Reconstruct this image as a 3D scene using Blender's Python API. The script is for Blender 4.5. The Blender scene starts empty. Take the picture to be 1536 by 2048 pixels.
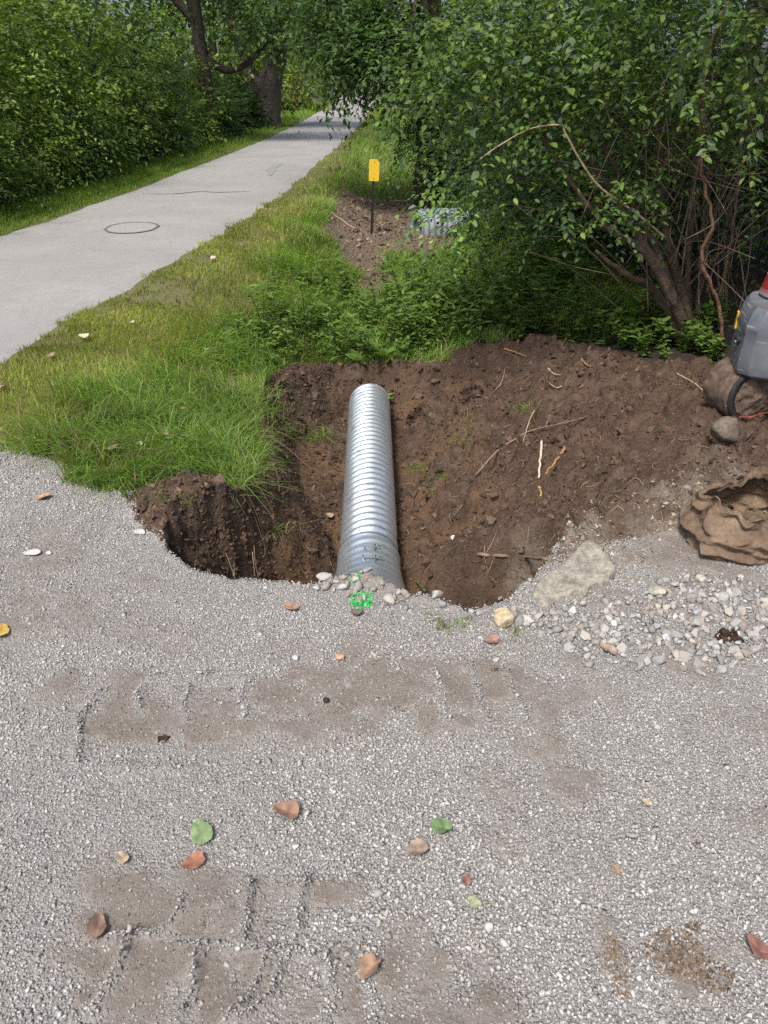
import bpy, math, random
import numpy as np
from mathutils import Vector, Matrix

rng = np.random.default_rng(7)
random.seed(7)
scene = bpy.context.scene
COL = scene.collection

ORD = ['leftmost', 'second from left', 'third from left', 'fourth from left', 'fifth from left', 'sixth from left', 'seventh from left', 'eighth from left', 'ninth from left', 'tenth from left', 'eleventh from left']
def ordinal(spots, i):
    order = sorted(range(len(spots)), key=lambda k: spots[k][0]).index(i)
    return 'rightmost' if (order == len(spots) - 1 and len(spots) > 1) else ORD[order]

# ------------------------------------------------------------------ camera, sky, sun, exposure
F_PX, PITCH, CAM_Z = 1539.0, math.radians(29.6), 1.65
cam_data = bpy.data.cameras.new('camera')
cam = bpy.data.objects.new('camera', cam_data)
COL.objects.link(cam)
cam.location = (0, 0, CAM_Z)
cam.rotation_euler = (math.pi / 2 - PITCH, 0, 0)
cam_data.sensor_fit = 'VERTICAL'
cam_data.sensor_height = 24.0
cam_data.lens = 24.0 * F_PX / 2048.0
cam_data.clip_start = 0.05
cam_data.clip_end = 2000
scene.camera = cam

SUN_EL, SUN_AZ = math.radians(56), math.radians(-155)     # azimuth measured from +y towards +x
sun_dir = Vector((math.sin(SUN_AZ) * math.cos(SUN_EL), math.cos(SUN_AZ) * math.cos(SUN_EL), math.sin(SUN_EL)))
world = bpy.data.worlds.new('World')
scene.world = world
world.use_nodes = True
wn = world.node_tree
bg = wn.nodes['Background']
sky = wn.nodes.new('ShaderNodeTexSky')
sky.sky_type = 'NISHITA'
sky.sun_disc = False
sky.sun_elevation = SUN_EL
sky.sun_rotation = SUN_AZ
sky.air_density = 0.7
sky.dust_density = 4.0
sky.ozone_density = 0.5
wn.links.new(sky.outputs[0], bg.inputs['Color'])
bg.inputs['Strength'].default_value = 0.075
sun_data = bpy.data.lights.new('sun', 'SUN')
sun_data.energy = 1.5
sun_data.angle = math.radians(10)
sun_data.color = (1.0, 0.96, 0.90)
sun = bpy.data.objects.new('sun', sun_data)
COL.objects.link(sun)
sun.rotation_euler = sun_dir.to_track_quat('Z', 'Y').to_euler()
sun.location = (0, 0, 20)
vs = scene.view_settings
vs.view_transform = 'Standard'
vs.look = 'None'
vs.exposure = 1.25
vs.gamma = 1.0
vs.use_curve_mapping = False
scene.cycles.use_denoising = False
scene.cycles.max_bounces = 6
scene.cycles.transparent_max_bounces = 8

# ------------------------------------------------------------------ numeric helpers
def ray(px, py):
    a = (np.asarray(px, float) - 768) / F_PX
    b = (1024 - np.asarray(py, float)) / F_PX
    return a, math.cos(PITCH) + b * math.sin(PITCH), -math.sin(PITCH) + b * math.cos(PITCH)

def gp(px, py, z=0.0):
    """place on the level z, measured from the photograph"""
    x, y, w = ray(px, py)
    t = (z - CAM_Z) / w
    return float(x * t), float(y * t)

def wp(px, py, Y):
    """place at distance Y down the view, measured from the photograph"""
    x, y, w = ray(px, py)
    t = Y / y
    return (float(x * t), float(Y), float(CAM_Z + w * t))

_tab = np.random.default_rng(3).random(1 << 16)
def _h(i, j, k):
    return _tab[((i * 73856093) ^ (j * 19349663) ^ (k * 83492791)) & 0xFFFF]

def vnoise(x, y, z=0.0):
    x, y, z = np.broadcast_arrays(np.asarray(x, float), np.asarray(y, float), np.asarray(z, float))
    i, j, k = np.floor(x).astype(np.int64), np.floor(y).astype(np.int64), np.floor(z).astype(np.int64)
    u, v, w = x - i, y - j, z - k
    u, v, w = u * u * (3 - 2 * u), v * v * (3 - 2 * v), w * w * (3 - 2 * w)
    def L(a, b, t): return a + (b - a) * t
    r = L(L(L(_h(i, j, k), _h(i + 1, j, k), u), L(_h(i, j + 1, k), _h(i + 1, j + 1, k), u), v),
          L(L(_h(i, j, k + 1), _h(i + 1, j, k + 1), u), L(_h(i, j + 1, k + 1), _h(i + 1, j + 1, k + 1), u), v), w)
    return r * 2 - 1

def fbm(x, y, z=0.0, o=4):
    s, a, f = 0, 1.0, 1.0
    for n in range(o):
        s = s + a * vnoise(np.asarray(x) * f + 17.3 * n, np.asarray(y) * f + 5.1 * n, np.asarray(z) * f)
        a *= 0.5; f *= 2.03
    return s

def smooth(t):
    t = np.clip(t, 0, 1)
    return t * t * (3 - 2 * t)

def poly_sd(x, y, P):
    """signed distance to polygon, positive inside"""
    x, y = np.asarray(x, float), np.asarray(y, float)
    d = np.full(x.shape, 1e9)
    ins = np.zeros(x.shape, bool)
    n = len(P)
    for a in range(n):
        x0, y0 = P[a]; x1, y1 = P[(a + 1) % n]
        ex, ey = x1 - x0, y1 - y0
        t = np.clip(((x - x0) * ex + (y - y0) * ey) / (ex * ex + ey * ey + 1e-12), 0, 1)
        d = np.minimum(d, np.hypot(x - x0 - t * ex, y - y0 - t * ey))
        c = ((y0 > y) != (y1 > y))
        with np.errstate(divide='ignore', invalid='ignore'):
            xi = (x1 - x0) * (y - y0) / (y1 - y0 + 1e-15) + x0
        ins ^= c & (x < xi)
    return np.where(ins, d, -d)

def line_d(x, y, P):
    d = np.full(np.shape(x), 1e9)
    for (x0, y0), (x1, y1) in zip(P[:-1], P[1:]):
        ex, ey = x1 - x0, y1 - y0
        t = np.clip(((x - x0) * ex + (y - y0) * ey) / (ex * ex + ey * ey + 1e-12), 0, 1)
        d = np.minimum(d, np.hypot(x - x0 - t * ex, y - y0 - t * ey))
    return d

# ------------------------------------------------------------------ mesh helpers
def np_mesh(name, V, Faces, smooth_shade=False, col=None, extra=None):
    """Faces: list of int arrays (n, k)"""
    me = bpy.data.meshes.new(name)
    V = np.ascontiguousarray(V, dtype=np.float32)
    me.vertices.add(len(V))
    me.vertices.foreach_set('co', V.ravel())
    loops = np.concatenate([f.ravel() for f in Faces]).astype(np.int32)
    sizes = np.concatenate([np.full(len(f), f.shape[1], np.int32) for f in Faces])
    starts = np.concatenate([[0], np.cumsum(sizes)[:-1]]).astype(np.int32)
    me.loops.add(len(loops))
    me.loops.foreach_set('vertex_index', loops)
    me.polygons.add(len(sizes))
    me.polygons.foreach_set('loop_start', starts)
    me.polygons.foreach_set('loop_total', sizes)
    me.polygons.foreach_set('use_smooth', np.full(len(sizes), smooth_shade, dtype=bool))
    if col is not None:
        a = me.attributes.new('Col', 'FLOAT_COLOR', 'POINT')
        c = np.ones((len(V), 4), np.float32); c[:, :3] = col
        a.data.foreach_set('color', c.ravel())
    if extra:
        for k, v in extra.items():
            a = me.attributes.new(k, 'FLOAT', 'POINT')
            a.data.foreach_set('value', np.ascontiguousarray(v, dtype=np.float32))
    me.update(calc_edges=True)
    return me

def link(name, me, mat=None, parent=None, loc=None):
    o = bpy.data.objects.new(name, me)
    if mat is not None and me is not None and len(me.materials) == 0:
        me.materials.append(mat)
    COL.objects.link(o)
    if parent is not None:
        o.parent = parent
    if loc is not None:
        o.location = loc
    return o

def empty(name, loc=(0, 0, 0)):
    o = bpy.data.objects.new(name, None)
    COL.objects.link(o)
    o.location = loc
    o.empty_display_size = 0.1
    return o

def tag(o, label=None, cat=None, group=None, kind=None):
    if label: o['label'] = label
    if cat: o['category'] = cat
    if group: o['group'] = group
    if kind: o['kind'] = kind
    return o

class MB:
    """collects pieces of one mesh"""
    def __init__(s): s.v, s.f, s.c, s.n = [], [], [], 0
    def add(s, V, Faces, col=None):
        V = np.asarray(V, float)
        s.v.append(V)
        for f in Faces: s.f.append(np.asarray(f, int) + s.n)
        s.c.append(np.broadcast_to(np.asarray((0.5, 0.5, 0.5) if col is None else col, float), (len(V), 3)))
        s.n += len(V)
    def build(s, name, mat, parent=None, smooth_shade=True, loc=None):
        return link(name, np_mesh(name, np.concatenate(s.v), s.f, smooth_shade, np.concatenate(s.c)), mat, parent, loc)

def spline(P, n):
    P = np.asarray(P, float)
    if len(P) == 2:
        t = np.linspace(0, 1, n)[:, None]
        return P[0] * (1 - t) + P[1] * t
    Q = np.vstack([2 * P[0] - P[1], P, 2 * P[-1] - P[-2]])
    out = []
    for u in np.linspace(0, len(P) - 1 - 1e-6, n):
        i = int(u); t = u - i
        a, b, c, d = Q[i], Q[i + 1], Q[i + 2], Q[i + 3]
        out.append(0.5 * ((2 * b) + (-a + c) * t + (2 * a - 5 * b + 4 * c - d) * t * t + (-a + 3 * b - 3 * c + d) * t ** 3))
    return np.array(out)

def tube_geo(P, R, k=6, rough=0.0):
    """P (n,3) path, R (n) radii, closed at both ends"""
    P = np.asarray(P, float); n = len(P)
    R = np.broadcast_to(np.asarray(R, float), (n,))
    T = np.gradient(P, axis=0); T /= np.linalg.norm(T, axis=1)[:, None] + 1e-12
    up = np.array([0.0, 0, 1]) if abs(T[0, 2]) < 0.9 else np.array([1.0, 0, 0])
    V = []
    A = np.cross(T[0], up); A /= np.linalg.norm(A)
    for i in range(n):
        A = A - T[i] * A.dot(T[i]); A /= np.linalg.norm(A) + 1e-12
        B = np.cross(T[i], A)
        th = np.arange(k) / k * 2 * math.pi
        r = R[i] * (1 + rough * rng.uniform(-1, 1, k))
        V.append(P[i] + (np.cos(th) * r)[:, None] * A + (np.sin(th) * r)[:, None] * B)
    V = np.vstack(V + [P[:1], P[-1:]])
    i = np.arange(n - 1)[:, None] * k; j = np.arange(k)[None]
    j2 = (j + 1) % k
    q = np.stack([i + j, i + j2, i + k + j2, i + k + j], -1).reshape(-1, 4)
    c0, c1 = n * k, n * k + 1
    j = np.arange(k); j2 = (j + 1) % k
    t0 = np.stack([np.full(k, c0), j2, j], 1); t1 = np.stack([np.full(k, c1), (n - 1) * k + j, (n - 1) * k + j2], 1)
    return V, [q, np.vstack([t0, t1])]

def box_geo(x0, x1, y0, y1, z0, z1):
    V = np.array([(x, y, z) for z in (z0, z1) for y in (y0, y1) for x in (x0, x1)], float)
    return V, [np.array([(0, 2, 3, 1), (4, 5, 7, 6), (0, 1, 5, 4), (2, 6, 7, 3), (0, 4, 6, 2), (1, 3, 7, 5)])]

def hull_proto(npts, seed, flat=0.7):
    import bmesh
    r = np.random.default_rng(seed)
    p = r.normal(size=(npts, 3)); p /= np.linalg.norm(p, axis=1)[:, None]
    p *= r.uniform(0.8, 1.05, (npts, 1))
    p *= np.array([1.0, r.uniform(0.65, 0.95), flat * r.uniform(0.8, 1.1)])
    bm = bmesh.new()
    for q in p: bm.verts.new(q)
    res = bmesh.ops.convex_hull(bm, input=bm.verts)
    dead = [e for e in res['geom_interior'] if isinstance(e, bmesh.types.BMVert)]
    bmesh.ops.delete(bm, geom=dead, context='VERTS')
    bmesh.ops.triangulate(bm, faces=bm.faces)
    bmesh.ops.recalc_face_normals(bm, faces=bm.faces)
    bm.verts.index_update()
    V = np.array([v.co[:] for v in bm.verts]); Fc = np.array([[v.index for v in f.verts] for f in bm.faces])
    bm.free()
    return V, Fc

def rand_rot(n, tilt=math.pi):
    """random rotations: yaw then tilt"""
    a = rng.uniform(0, 2 * math.pi, n); b = rng.normal(0, 1, n) * tilt; c = rng.normal(0, 1, n) * tilt
    ca, sa, cb, sb, cc, sc = np.cos(a), np.sin(a), np.cos(b), np.sin(b), np.cos(c), np.sin(c)
    R = np.zeros((n, 3, 3))
    R[:, 0, 0] = ca * cb; R[:, 0, 1] = ca * sb * sc - sa * cc; R[:, 0, 2] = ca * sb * cc + sa * sc
    R[:, 1, 0] = sa * cb; R[:, 1, 1] = sa * sb * sc + ca * cc; R[:, 1, 2] = sa * sb * cc - ca * sc
    R[:, 2, 0] = -sb; R[:, 2, 1] = cb * sc; R[:, 2, 2] = cb * cc
    return R

def scatter(name, protos, pos, size, cols, mat, tilt=0.5, kind='stuff', parent=None, smooth_shade=False):
    n = len(pos); pick = rng.integers(0, len(protos), n); R = rand_rot(n, tilt)
    Vs, Fs, Cs, off = [], [], [], 0
    for k, (pv, pf) in enumerate(protos):
        m = pick == k
        if not m.any(): continue
        v = np.einsum('nij,vj->nvi', R[m], pv) * size[m][:, None, None] + pos[m][:, None, :]
        c = np.repeat(cols[m][:, None, :], len(pv), 1)
        f = pf[None] + (np.arange(m.sum()) * len(pv))[:, None, None] + off
        Vs.append(v.reshape(-1, 3)); Cs.append(c.reshape(-1, 3)); Fs.append(f.reshape(-1, pf.shape[1])); off += m.sum() * len(pv)
    o = link(name, np_mesh(name, np.concatenate(Vs), Fs, smooth_shade, np.concatenate(Cs)), mat, parent)
    if kind: o['kind'] = kind
    return o

# ------------------------------------------------------------------ materials
def new_mat(name):
    m = bpy.data.materials.new(name); m.use_nodes = True
    nt = m.node_tree; b = nt.nodes['Principled BSDF']
    return m, nt, b

def N(nt, t, **kw):
    n = nt.nodes.new(t)
    for k, v in kw.items():
        if k.startswith('i_'): n.inputs[k[2:].replace('_', ' ')].default_value = v
        else: setattr(n, k, v)
    return n

def noise(nt, scale, detail=4, rough=0.6, coord='Object'):
    tc = N(nt, 'ShaderNodeTexCoord')
    n = N(nt, 'ShaderNodeTexNoise', i_Scale=scale, i_Detail=detail, i_Roughness=rough)
    nt.links.new(tc.outputs[coord], n.inputs['Vector'])
    return n

def mixc(nt, fac, a, b, mode='MIX'):
    m = N(nt, 'ShaderNodeMix', data_type='RGBA', blend_type=mode)
    for s, v in ((0, fac), (6, a), (7, b)):
        if hasattr(v, 'is_linked'): nt.links.new(v, m.inputs[s])
        elif isinstance(v, (int, float)): m.inputs[s].default_value = v
        else: m.inputs[s].default_value = (*v, 1)
    return m.outputs[2]

def ramp(nt, src, lo, hi, a=0.0, b=1.0):
    r = N(nt, 'ShaderNodeMapRange', i_From_Min=lo, i_From_Max=hi, i_To_Min=a, i_To_Max=b)
    nt.links.new(src, r.inputs['Value'])
    return r.outputs['Result']

def bump(nt, b, h, strength, dist):
    n = N(nt, 'ShaderNodeBump', i_Strength=strength, i_Distance=dist)
    nt.links.new(h, n.inputs['Height'])
    nt.links.new(n.outputs[0], b.inputs['Normal'])

def attr(nt, name='Col'):
    return N(nt, 'ShaderNodeAttribute', attribute_name=name)

def attr_mat(name, rough=0.85, nscale=60, amt=0.25, bstr=0.3, bdist=0.004, spec=0.3):
    """per-piece colour from the mesh with fine procedural grain"""
    m, nt, b = new_mat(name)
    a = attr(nt)
    n = noise(nt, nscale)
    v = ramp(nt, n.outputs['Fac'], 0.3, 0.7, 1 - amt, 1 + amt)
    mul = N(nt, 'ShaderNodeVectorMath', operation='SCALE')
    nt.links.new(a.outputs['Color'], mul.inputs[0]); nt.links.new(v, mul.inputs['Scale'])
    nt.links.new(mul.outputs[0], b.inputs['Base Color'])
    b.inputs['Roughness'].default_value = rough
    b.inputs['Specular IOR Level'].default_value = spec
    if bstr: bump(nt, b, n.outputs['Fac'], bstr, bdist)
    return m

def flat_mat(name, c1, c2, nscale=20, rough=0.8, bstr=0.3, bdist=0.005, metal=0.0, spec=0.3, lo=0.35, hi=0.65):
    m, nt, b = new_mat(name)
    n = noise(nt, nscale, 6)
    nt.links.new(mixc(nt, ramp(nt, n.outputs['Fac'], lo, hi), c1, c2), b.inputs['Base Color'])
    b.inputs['Roughness'].default_value = rough
    b.inputs['Metallic'].default_value = metal
    b.inputs['Specular IOR Level'].default_value = spec
    if bstr: bump(nt, b, n.outputs['Fac'], bstr, bdist)
    return m

def leaf_mat(name, rough=0.45, trans=0.3, spec=0.35):
    m, nt, b = new_mat(name)
    a = attr(nt)
    nt.links.new(a.outputs['Color'], b.inputs['Base Color'])
    b.inputs['Roughness'].default_value = rough
    b.inputs['Specular IOR Level'].default_value = spec
    t = N(nt, 'ShaderNodeBsdfTranslucent')
    tcol = mixc(nt, 1.0, a.outputs['Color'], (1.25, 1.35, 0.5), 'MULTIPLY')
    nt.links.new(tcol, t.inputs['Color'])
    mx = N(nt, 'ShaderNodeMixShader', i_Fac=trans)
    nt.links.new(b.outputs[0], mx.inputs[1]); nt.links.new(t.outputs[0], mx.inputs[2])
    nt.links.new(mx.outputs[0], nt.nodes['Material Output'].inputs['Surface'])
    return m

M_STONE = attr_mat('crushed_stone', 0.85, 90, 0.22, 0.35, 0.003)
M_CLOD = attr_mat('soil_clods', 0.95, 70, 0.35, 0.6, 0.006, 0.15)
M_GRASS = leaf_mat('grass_blades', 0.5, 0.42, 0.3)
M_LEAF = leaf_mat('foliage', 0.52, 0.36, 0.3)
M_DEAD = attr_mat('dead_leaf', 0.8, 45, 0.3, 0.3, 0.003, 0.2)
M_TWIG = attr_mat('dry_twig', 0.85, 50, 0.3, 0.3, 0.002, 0.2)
M_BARK = attr_mat('bark', 0.95, 14, 0.45, 0.8, 0.03, 0.15)

# ------------------------------------------------------------------ terrain definition
ROAD_R = np.array([(-60, -11.5), (-5, -4.2), (2, -2.95), (4.8, -2.49), (6.69, -2.23), (10.44, -1.76), (13, -1.56), (17.7, -1.35), (25.9, -1.03), (38.5, -.73), (60, -.6), (110, -1.5)])
ROAD_L = np.array([(-60, -15), (-5, -7.0), (2, -5.7), (9.55, -4.55), (13.3, -4.18), (23, -3.63), (31, -3.4), (47, -3.4), (60, -3.5), (110, -4.6)])
def xr(y): return np.interp(y, ROAD_R[:, 0], ROAD_R[:, 1])
def xl(y): return np.interp(y, ROAD_L[:, 0], ROAD_L[:, 1])

PIT = [(-.86, 2.60), (-.74, 2.47), (-.52, 2.39), (-.3, 2.37), (-.17, 2.42), (.0, 2.36), (.12, 2.29), (.3, 2.2), (.42, 2.24), (.56, 2.4), (.70, 2.6),
       (.95, 3.0), (1.3, 3.6), (1.75, 4.2), (1.6, 4.6), (1.05, 5.5), (.5, 5.85), (.24, 5.95), (-.11, 5.93), (-.42, 5.84), (-.66, 5.64), (-.80, 5.34), (-.82, 5.0),
       (-.77, 4.5), (-.68, 3.95), (-.61, 3.6), (-.60, 3.3), (-.66, 3.05), (-.80, 2.9), (-.90, 2.75)]
SPOIL = [(.55, 2.45), (.80, 2.56), (1.0, 2.70), (1.35, 2.76), (1.8, 2.80), (2.5, 2.75), (4.5, 3.1), (4.2, 5.2), (3.0, 5.1), (2.3, 4.75), (1.8, 4.85), (1.15, 5.75), (.5, 6.0), (.8, 4.5)]
LUMP = [gp(260, 985), gp(330, 955), gp(420, 960), gp(500, 985), gp(480, 1060), gp(420, 1085), gp(340, 1090), gp(270, 1040)]
PATCH = [gp(690, 398, -.2), gp(655, 440, -.2), gp(640, 475, -.2), gp(690, 535, -.2), gp(760, 590, -.2), gp(795, 560, -.2), gp(775, 505, -.2), gp(850, 520, -.2), gp(915, 500, -.2), gp(915, 440, -.2), gp(820, 400, -.2)]
DRIVE = [(-60, -60), (-60, 2.6), (-8, 3.2), (-2.6, 3.72), (-2.0, 3.66), (-1.62, 3.4), (-1.31, 3.13), (-1.05, 3.08), (-.85, 2.95), (-.5, 2.7), (.4, 2.4), (.9, 2.63),
         (1.0, 2.72), (1.35, 2.78), (1.8, 2.82), (2.5, 2.77), (8, 3.1), (60, 3.4), (60, -60)]
CREST = [(.55, 5.8), (1.05, 5.45), (1.45, 4.85), (1.78, 4.42)]
# gravel bars left standing between the lugs of the tyre prints (photograph pixels, height)
RIDGES = [([(507, 1768), (492, 1830), (478, 1892)], .013), ([(612, 1772), (602, 1840), (585, 1900), (545, 1985), (475, 2046)], .013), ([(402, 1882), (392, 1930), (387, 2000), (362, 2046)], .014),
          ([(532, 1900), (522, 1950), (492, 2000), (455, 2048)], .014), ([(262, 1880), (242, 1930), (216, 1980), (190, 2024)], .013), ([(225, 1882), (330, 1874), (400, 1886), (480, 1896), (560, 1904), (620, 1912)], .008),
          ([(372, 1795), (342, 1850), (300, 1884)], .010), ([(285, 1430), (272, 1402), (290, 1374), (332, 1352)], .009), ([(376, 1445), (368, 1410), (386, 1368), (420, 1350)], .008), ([(895, 1445), (885, 1400), (872, 1348)], .009),
          ([(978, 1445), (957, 1390), (940, 1330)], .009), ([(1052, 1445), (1030, 1390), (1010, 1342)], .008), ([(152, 1535), (158, 1480), (170, 1430), (200, 1385)], .010), ([(655, 1920), (668, 1985), (645, 2046)], .009), ([(745, 1905), (735, 1960), (760, 2040)], .006), ([(205, 1530), (300, 1545), (380, 1530)], .006), ([(490, 1440), (480, 1400), (500, 1360)], .006)]
RIDGES_W = [([gp(*p) for p in q], h_ * 1.9) for q, h_ in RIDGES]
# brown dust trodden into the gravel: (pixel x, pixel y, rx, ry, strength)
DUST = [(520, 1420, 600, 68, .95), (250, 1440, 240, 85, 1.0), (820, 1370, 320, 88, 1.1), (90, 1230, 170, 90, .6), (1120, 1400, 130, 60, .7), (430, 1900, 290, 160, 1.25), (740, 1930, 230, 160, 1.2), (690, 1800, 140, 75, 1.25), (420, 1790, 210, 60, 1.1),
        (110, 1490, 130, 80, .6), (1080, 1490, 60, 30, .8), (1150, 1570, 70, 35, .7), (1230, 1920, 55, 90, .8), (1370, 1930, 110, 80, .85), (1420, 1900, 60, 60, .7), (40, 1130, 120, 140, .55),
        (880, 2040, 220, 60, .7), (1450, 1450, 160, 60, .5), (1350, 1320, 110, 40, .55), (980, 1570, 90, 50, .45), (1330, 1080, 190, 90, .85), (1480, 1150, 120, 40, .7), (1180, 1190, 120, 35, .6), (760, 1165, 70, 30, .7), (1000, 1680, 60, 40, .4), (640, 1310, 220, 50, .55), (1480, 1640, 70, 30, .5), (120, 1760, 150, 60, .45), (330, 1270, 200, 40, .4)]
DUST_W = []
for (a, b, c, d, s) in DUST:
    x0, y0 = gp(a, b); x1, _ = gp(a + c, b); _, y1 = gp(a, b - d); _, y2 = gp(a, b + d)
    DUST_W.append((x0, y0, abs(x1 - x0), max(abs(y1 - y2) / 2, .02), s))

def ridge_field(x, y):
    """height of the gravel bars and how much of a bar each point lies on; zero away from the drive"""
    x, y = np.asarray(x, float), np.asarray(y, float)
    hh, on_ = np.zeros(x.shape), np.zeros(x.shape)
    k = (np.abs(x) < 1.6) & (y > .5) & (y < 2.5)
    if k.any():
        a, b = x[k], y[k]
        wx, wy = a + .012 * fbm(a * 14, b * 14, 6.6, 3), b + .012 * fbm(a * 14 + 30, b * 14, 6.6, 3)
        h1, o1 = np.zeros(a.shape), np.zeros(a.shape)
        for q, hq in RIDGES_W:
            d = line_d(wx, wy, q); w = .011 + .005 * vnoise(a * 20, b * 20, 3)
            h1 = np.maximum(h1, hq * np.exp(-(d / w) ** 2) * (1 + .4 * vnoise(a * 26, b * 26, 1)) - hq * .35 * np.exp(-((d - .03) / .016) ** 2)); o1 = np.maximum(o1, np.exp(-(d / .019) ** 2) * min(1, hq / .010))
        hh[k], on_[k] = h1, o1
    return hh, on_

def dust(x, y):
    m = np.zeros(np.shape(x))
    wob = fbm(x * 6, y * 6, 1.5, 6) * .85
    for x0, y0, a, b, s in DUST_W:
        r = np.hypot((x - x0) / a, (y - y0) / b)
        m = np.maximum(m, s * smooth((1.35 - r + wob) / 1.15))
    m = m * (1 - .85 * ridge_field(x, y)[1]) * np.clip(.82 + .55 * fbm(x * 16, y * 16, 9.5, 4), .25, 1.1)
    m = np.clip(m + .22 * fbm(x * 2.3, y * 2.3, 4.4, 4) + .06, 0, 1)
    return m

def ditch(y):
    return np.interp(y, [3.0, 3.4, 4.6, 6.2, 9, 40, 80], [0, .06, .36, .40, .22, .2, .0])

def base_h(x, y):
    x, y = np.asarray(x, float), np.asarray(y, float)
    e = xr(y) + .5
    s = smooth((x - e) / (np.maximum(-.1 - e, .3)))
    r = smooth((x - .7) / 1.1)
    h = -ditch(y) * s * (1 - r)
    # wooded bank behind the shrubs, both sides of the lane
    h = h + .10 * smooth((x - 1.5) / 2) * smooth((y - 4.5) / 1.5)
    h = h + .25 * smooth((xl(y) - 1.2 - x) / 3) * smooth((y - 5) / 3)
    h = h + .03 * fbm(x * .8, y * .8, 2.2, 3) * smooth(((x - xr(y)) / .8)) * smooth((y - 3.2) / .6)
    return h

def height(x, y):
    x, y = np.asarray(x, float), np.asarray(y, float)
    b = base_h(x, y)
    drv = poly_sd(x, y, DRIVE)
    near = (np.abs(x) < 7) & (y > -2) & (y < 13)
    h = b.copy()
    # gentle relief and lug prints of the gravel drive
    h = h + np.where(near & (drv > -.1), .010 * fbm(x * 2.2, y * 2.2, .7, 3) + .004 * fbm(x * 14, y * 14, .3, 3), 0)
    h = h + ridge_field(x, y)[0]
    mx_, my_ = gp(742, 1168)
    h = h + .045 * np.exp(-((x - mx_) / .11) ** 2 - ((y - my_ - .01) / .055) ** 2)
    # spoil heap
    cd = line_d(x, y, CREST)
    heap = (-.36 + .32 * smooth((x - .35) / .95) - b) * np.exp(-(cd / .40) ** 2) + .03 * np.exp(-(cd / .8) ** 2)
    soil = np.maximum(poly_sd(x, y, PIT), poly_sd(x, y, SPOIL))
    lump = poly_sd(x, y, LUMP)
    rough = (.060 * fbm(x * 3.1, y * 3.1, 9.1, 3) + .075 * np.abs(fbm(x * 8, y * 8, 3.3, 3)) + .020 * fbm(x * 28, y * 28, 6.3, 3))
    h = h + heap * smooth((y - 3.0) / .35) + rough * smooth((soil + .05) / .12)
    h = h + smooth((lump + .04) / .16) * (.07 + .05 * fbm(x * 9, y * 9, 2.0, 4))
    # the open pit
    wob = .07 * fbm(x * 3.4, y * 3.4, 5.5, 3)
    d = poly_sd(x, y, PIT) + wob * smooth((y - 2.5) / .6) + .004 * fbm(x * 25, y * 25, 1.5, 2)
    floor = -.72 + .02 * fbm(x * 5, y * 5, 7.7, 4) + .012 * np.abs(fbm(x * 18, y * 18, 2.7, 3)) + .05 * smooth((-.28 - x) / .25)
    k = np.where(y < 2.75, 6.0, np.where(y < 3.0, 6.0, np.where(y < 3.5, 6.0 - 4.2 * (y - 3.0) / .5, 1.8)))
    k = np.where(y > 5.0, 1.8 - .7 * smooth((y - 5.0) / .6), k)
    wall = b - .02 - k * np.maximum(d, 0) + .05 * fbm(x * 5, y * 5, 3.7, 3) * smooth(d / .1)
    ramp_r = -.74 + np.maximum(x - .16, 0) * (.50 + .1 * smooth((y - 3.5) / 1.5)) + rough * 1.3
    side = smooth((x - .05) / .3) * smooth((y - 2.75) / .3)
    slope = h - (.55 + .35 * smooth((y - 5.0) / .6)) * np.maximum(d, 0)
    pit_r = np.maximum(np.maximum(floor, ramp_r), slope - .02)
    pit_l = np.maximum(floor, np.maximum(wall, np.where(x > .1, np.minimum(ramp_r, wall), -9)))
    pit = pit_l * (1 - side) + pit_r * side
    inside = d > 0
    h = np.where(inside & near, np.minimum(pit, h), h)
    return h

def ground_z(x, y):
    return float(height(np.array([x]), np.array([y]))[0])

def lines(lo, hi, step, far_lo, far_hi, g=1.10):
    mid = np.arange(lo, hi + step / 2, step)
    a, s = [], step
    v = lo
    while v > far_lo: s *= g; v -= s; a.append(v)
    b, s, v = [], step, hi
    while v < far_hi: s *= g; v += s; b.append(v)
    return np.concatenate([a[::-1], mid, b])

xs = lines(-1.6, 2.0, .014, -320, 320, 1.12)
ys = lines(.75, 6.1, .014, -60, 420, 1.12)
GX, GY = np.meshgrid(xs, ys)
gx, gy = GX.ravel(), GY.ravel()
gz = height(gx, gy)
gz = gz + np.where((gy > 60), .0, 0)
# horizontal raggedness on the steep cuts
nx, ny = len(xs), len(ys)
Zg = gz.reshape(ny, nx)
gradx = np.gradient(Zg, axis=1) / np.gradient(GX, axis=1); grady = np.gradient(Zg, axis=0) / np.gradient(GY, axis=0)
steep = smooth((np.hypot(gradx, grady) - .9) / 1.5).ravel()
jx = steep * (.020 * fbm(gx * 7, gy * 7, gz * 9, 3) + .010 * fbm(gx * 30, gy * 30, gz * 30, 2)); jy = steep * (.020 * fbm(gx * 7 + 40, gy * 7, gz * 9, 3) + .010 * fbm(gx * 30 + 9, gy * 30, gz * 30, 2))
V = np.stack([gx + jx, gy + jy, gz], 1)
ii, jj = np.meshgrid(np.arange(ny - 1), np.arange(nx - 1), indexing='ij')
Q = np.stack([ii * nx + jj, ii * nx + jj + 1, (ii + 1) * nx + jj + 1, (ii + 1) * nx + jj], -1).reshape(-1, 4)
cx, cy = gx[Q].mean(1), gy[Q].mean(1)
wobble = .025 * fbm(cx * 8, cy * 8, 4.1, 3)
soil_sd = np.maximum(np.maximum(poly_sd(cx, cy, PIT) - .004 + .07 * smooth((cy - 2.95) / .2) * (.6 + .6 * fbm(cx * 7, cy * 7, 2, 2)), poly_sd(cx, cy, SPOIL) + wobble), poly_sd(cx, cy, LUMP) + wobble)
soil_f = soil_sd > 0
drive_f = (poly_sd(cx, cy, DRIVE) + wobble > 0) & ~soil_f
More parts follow.
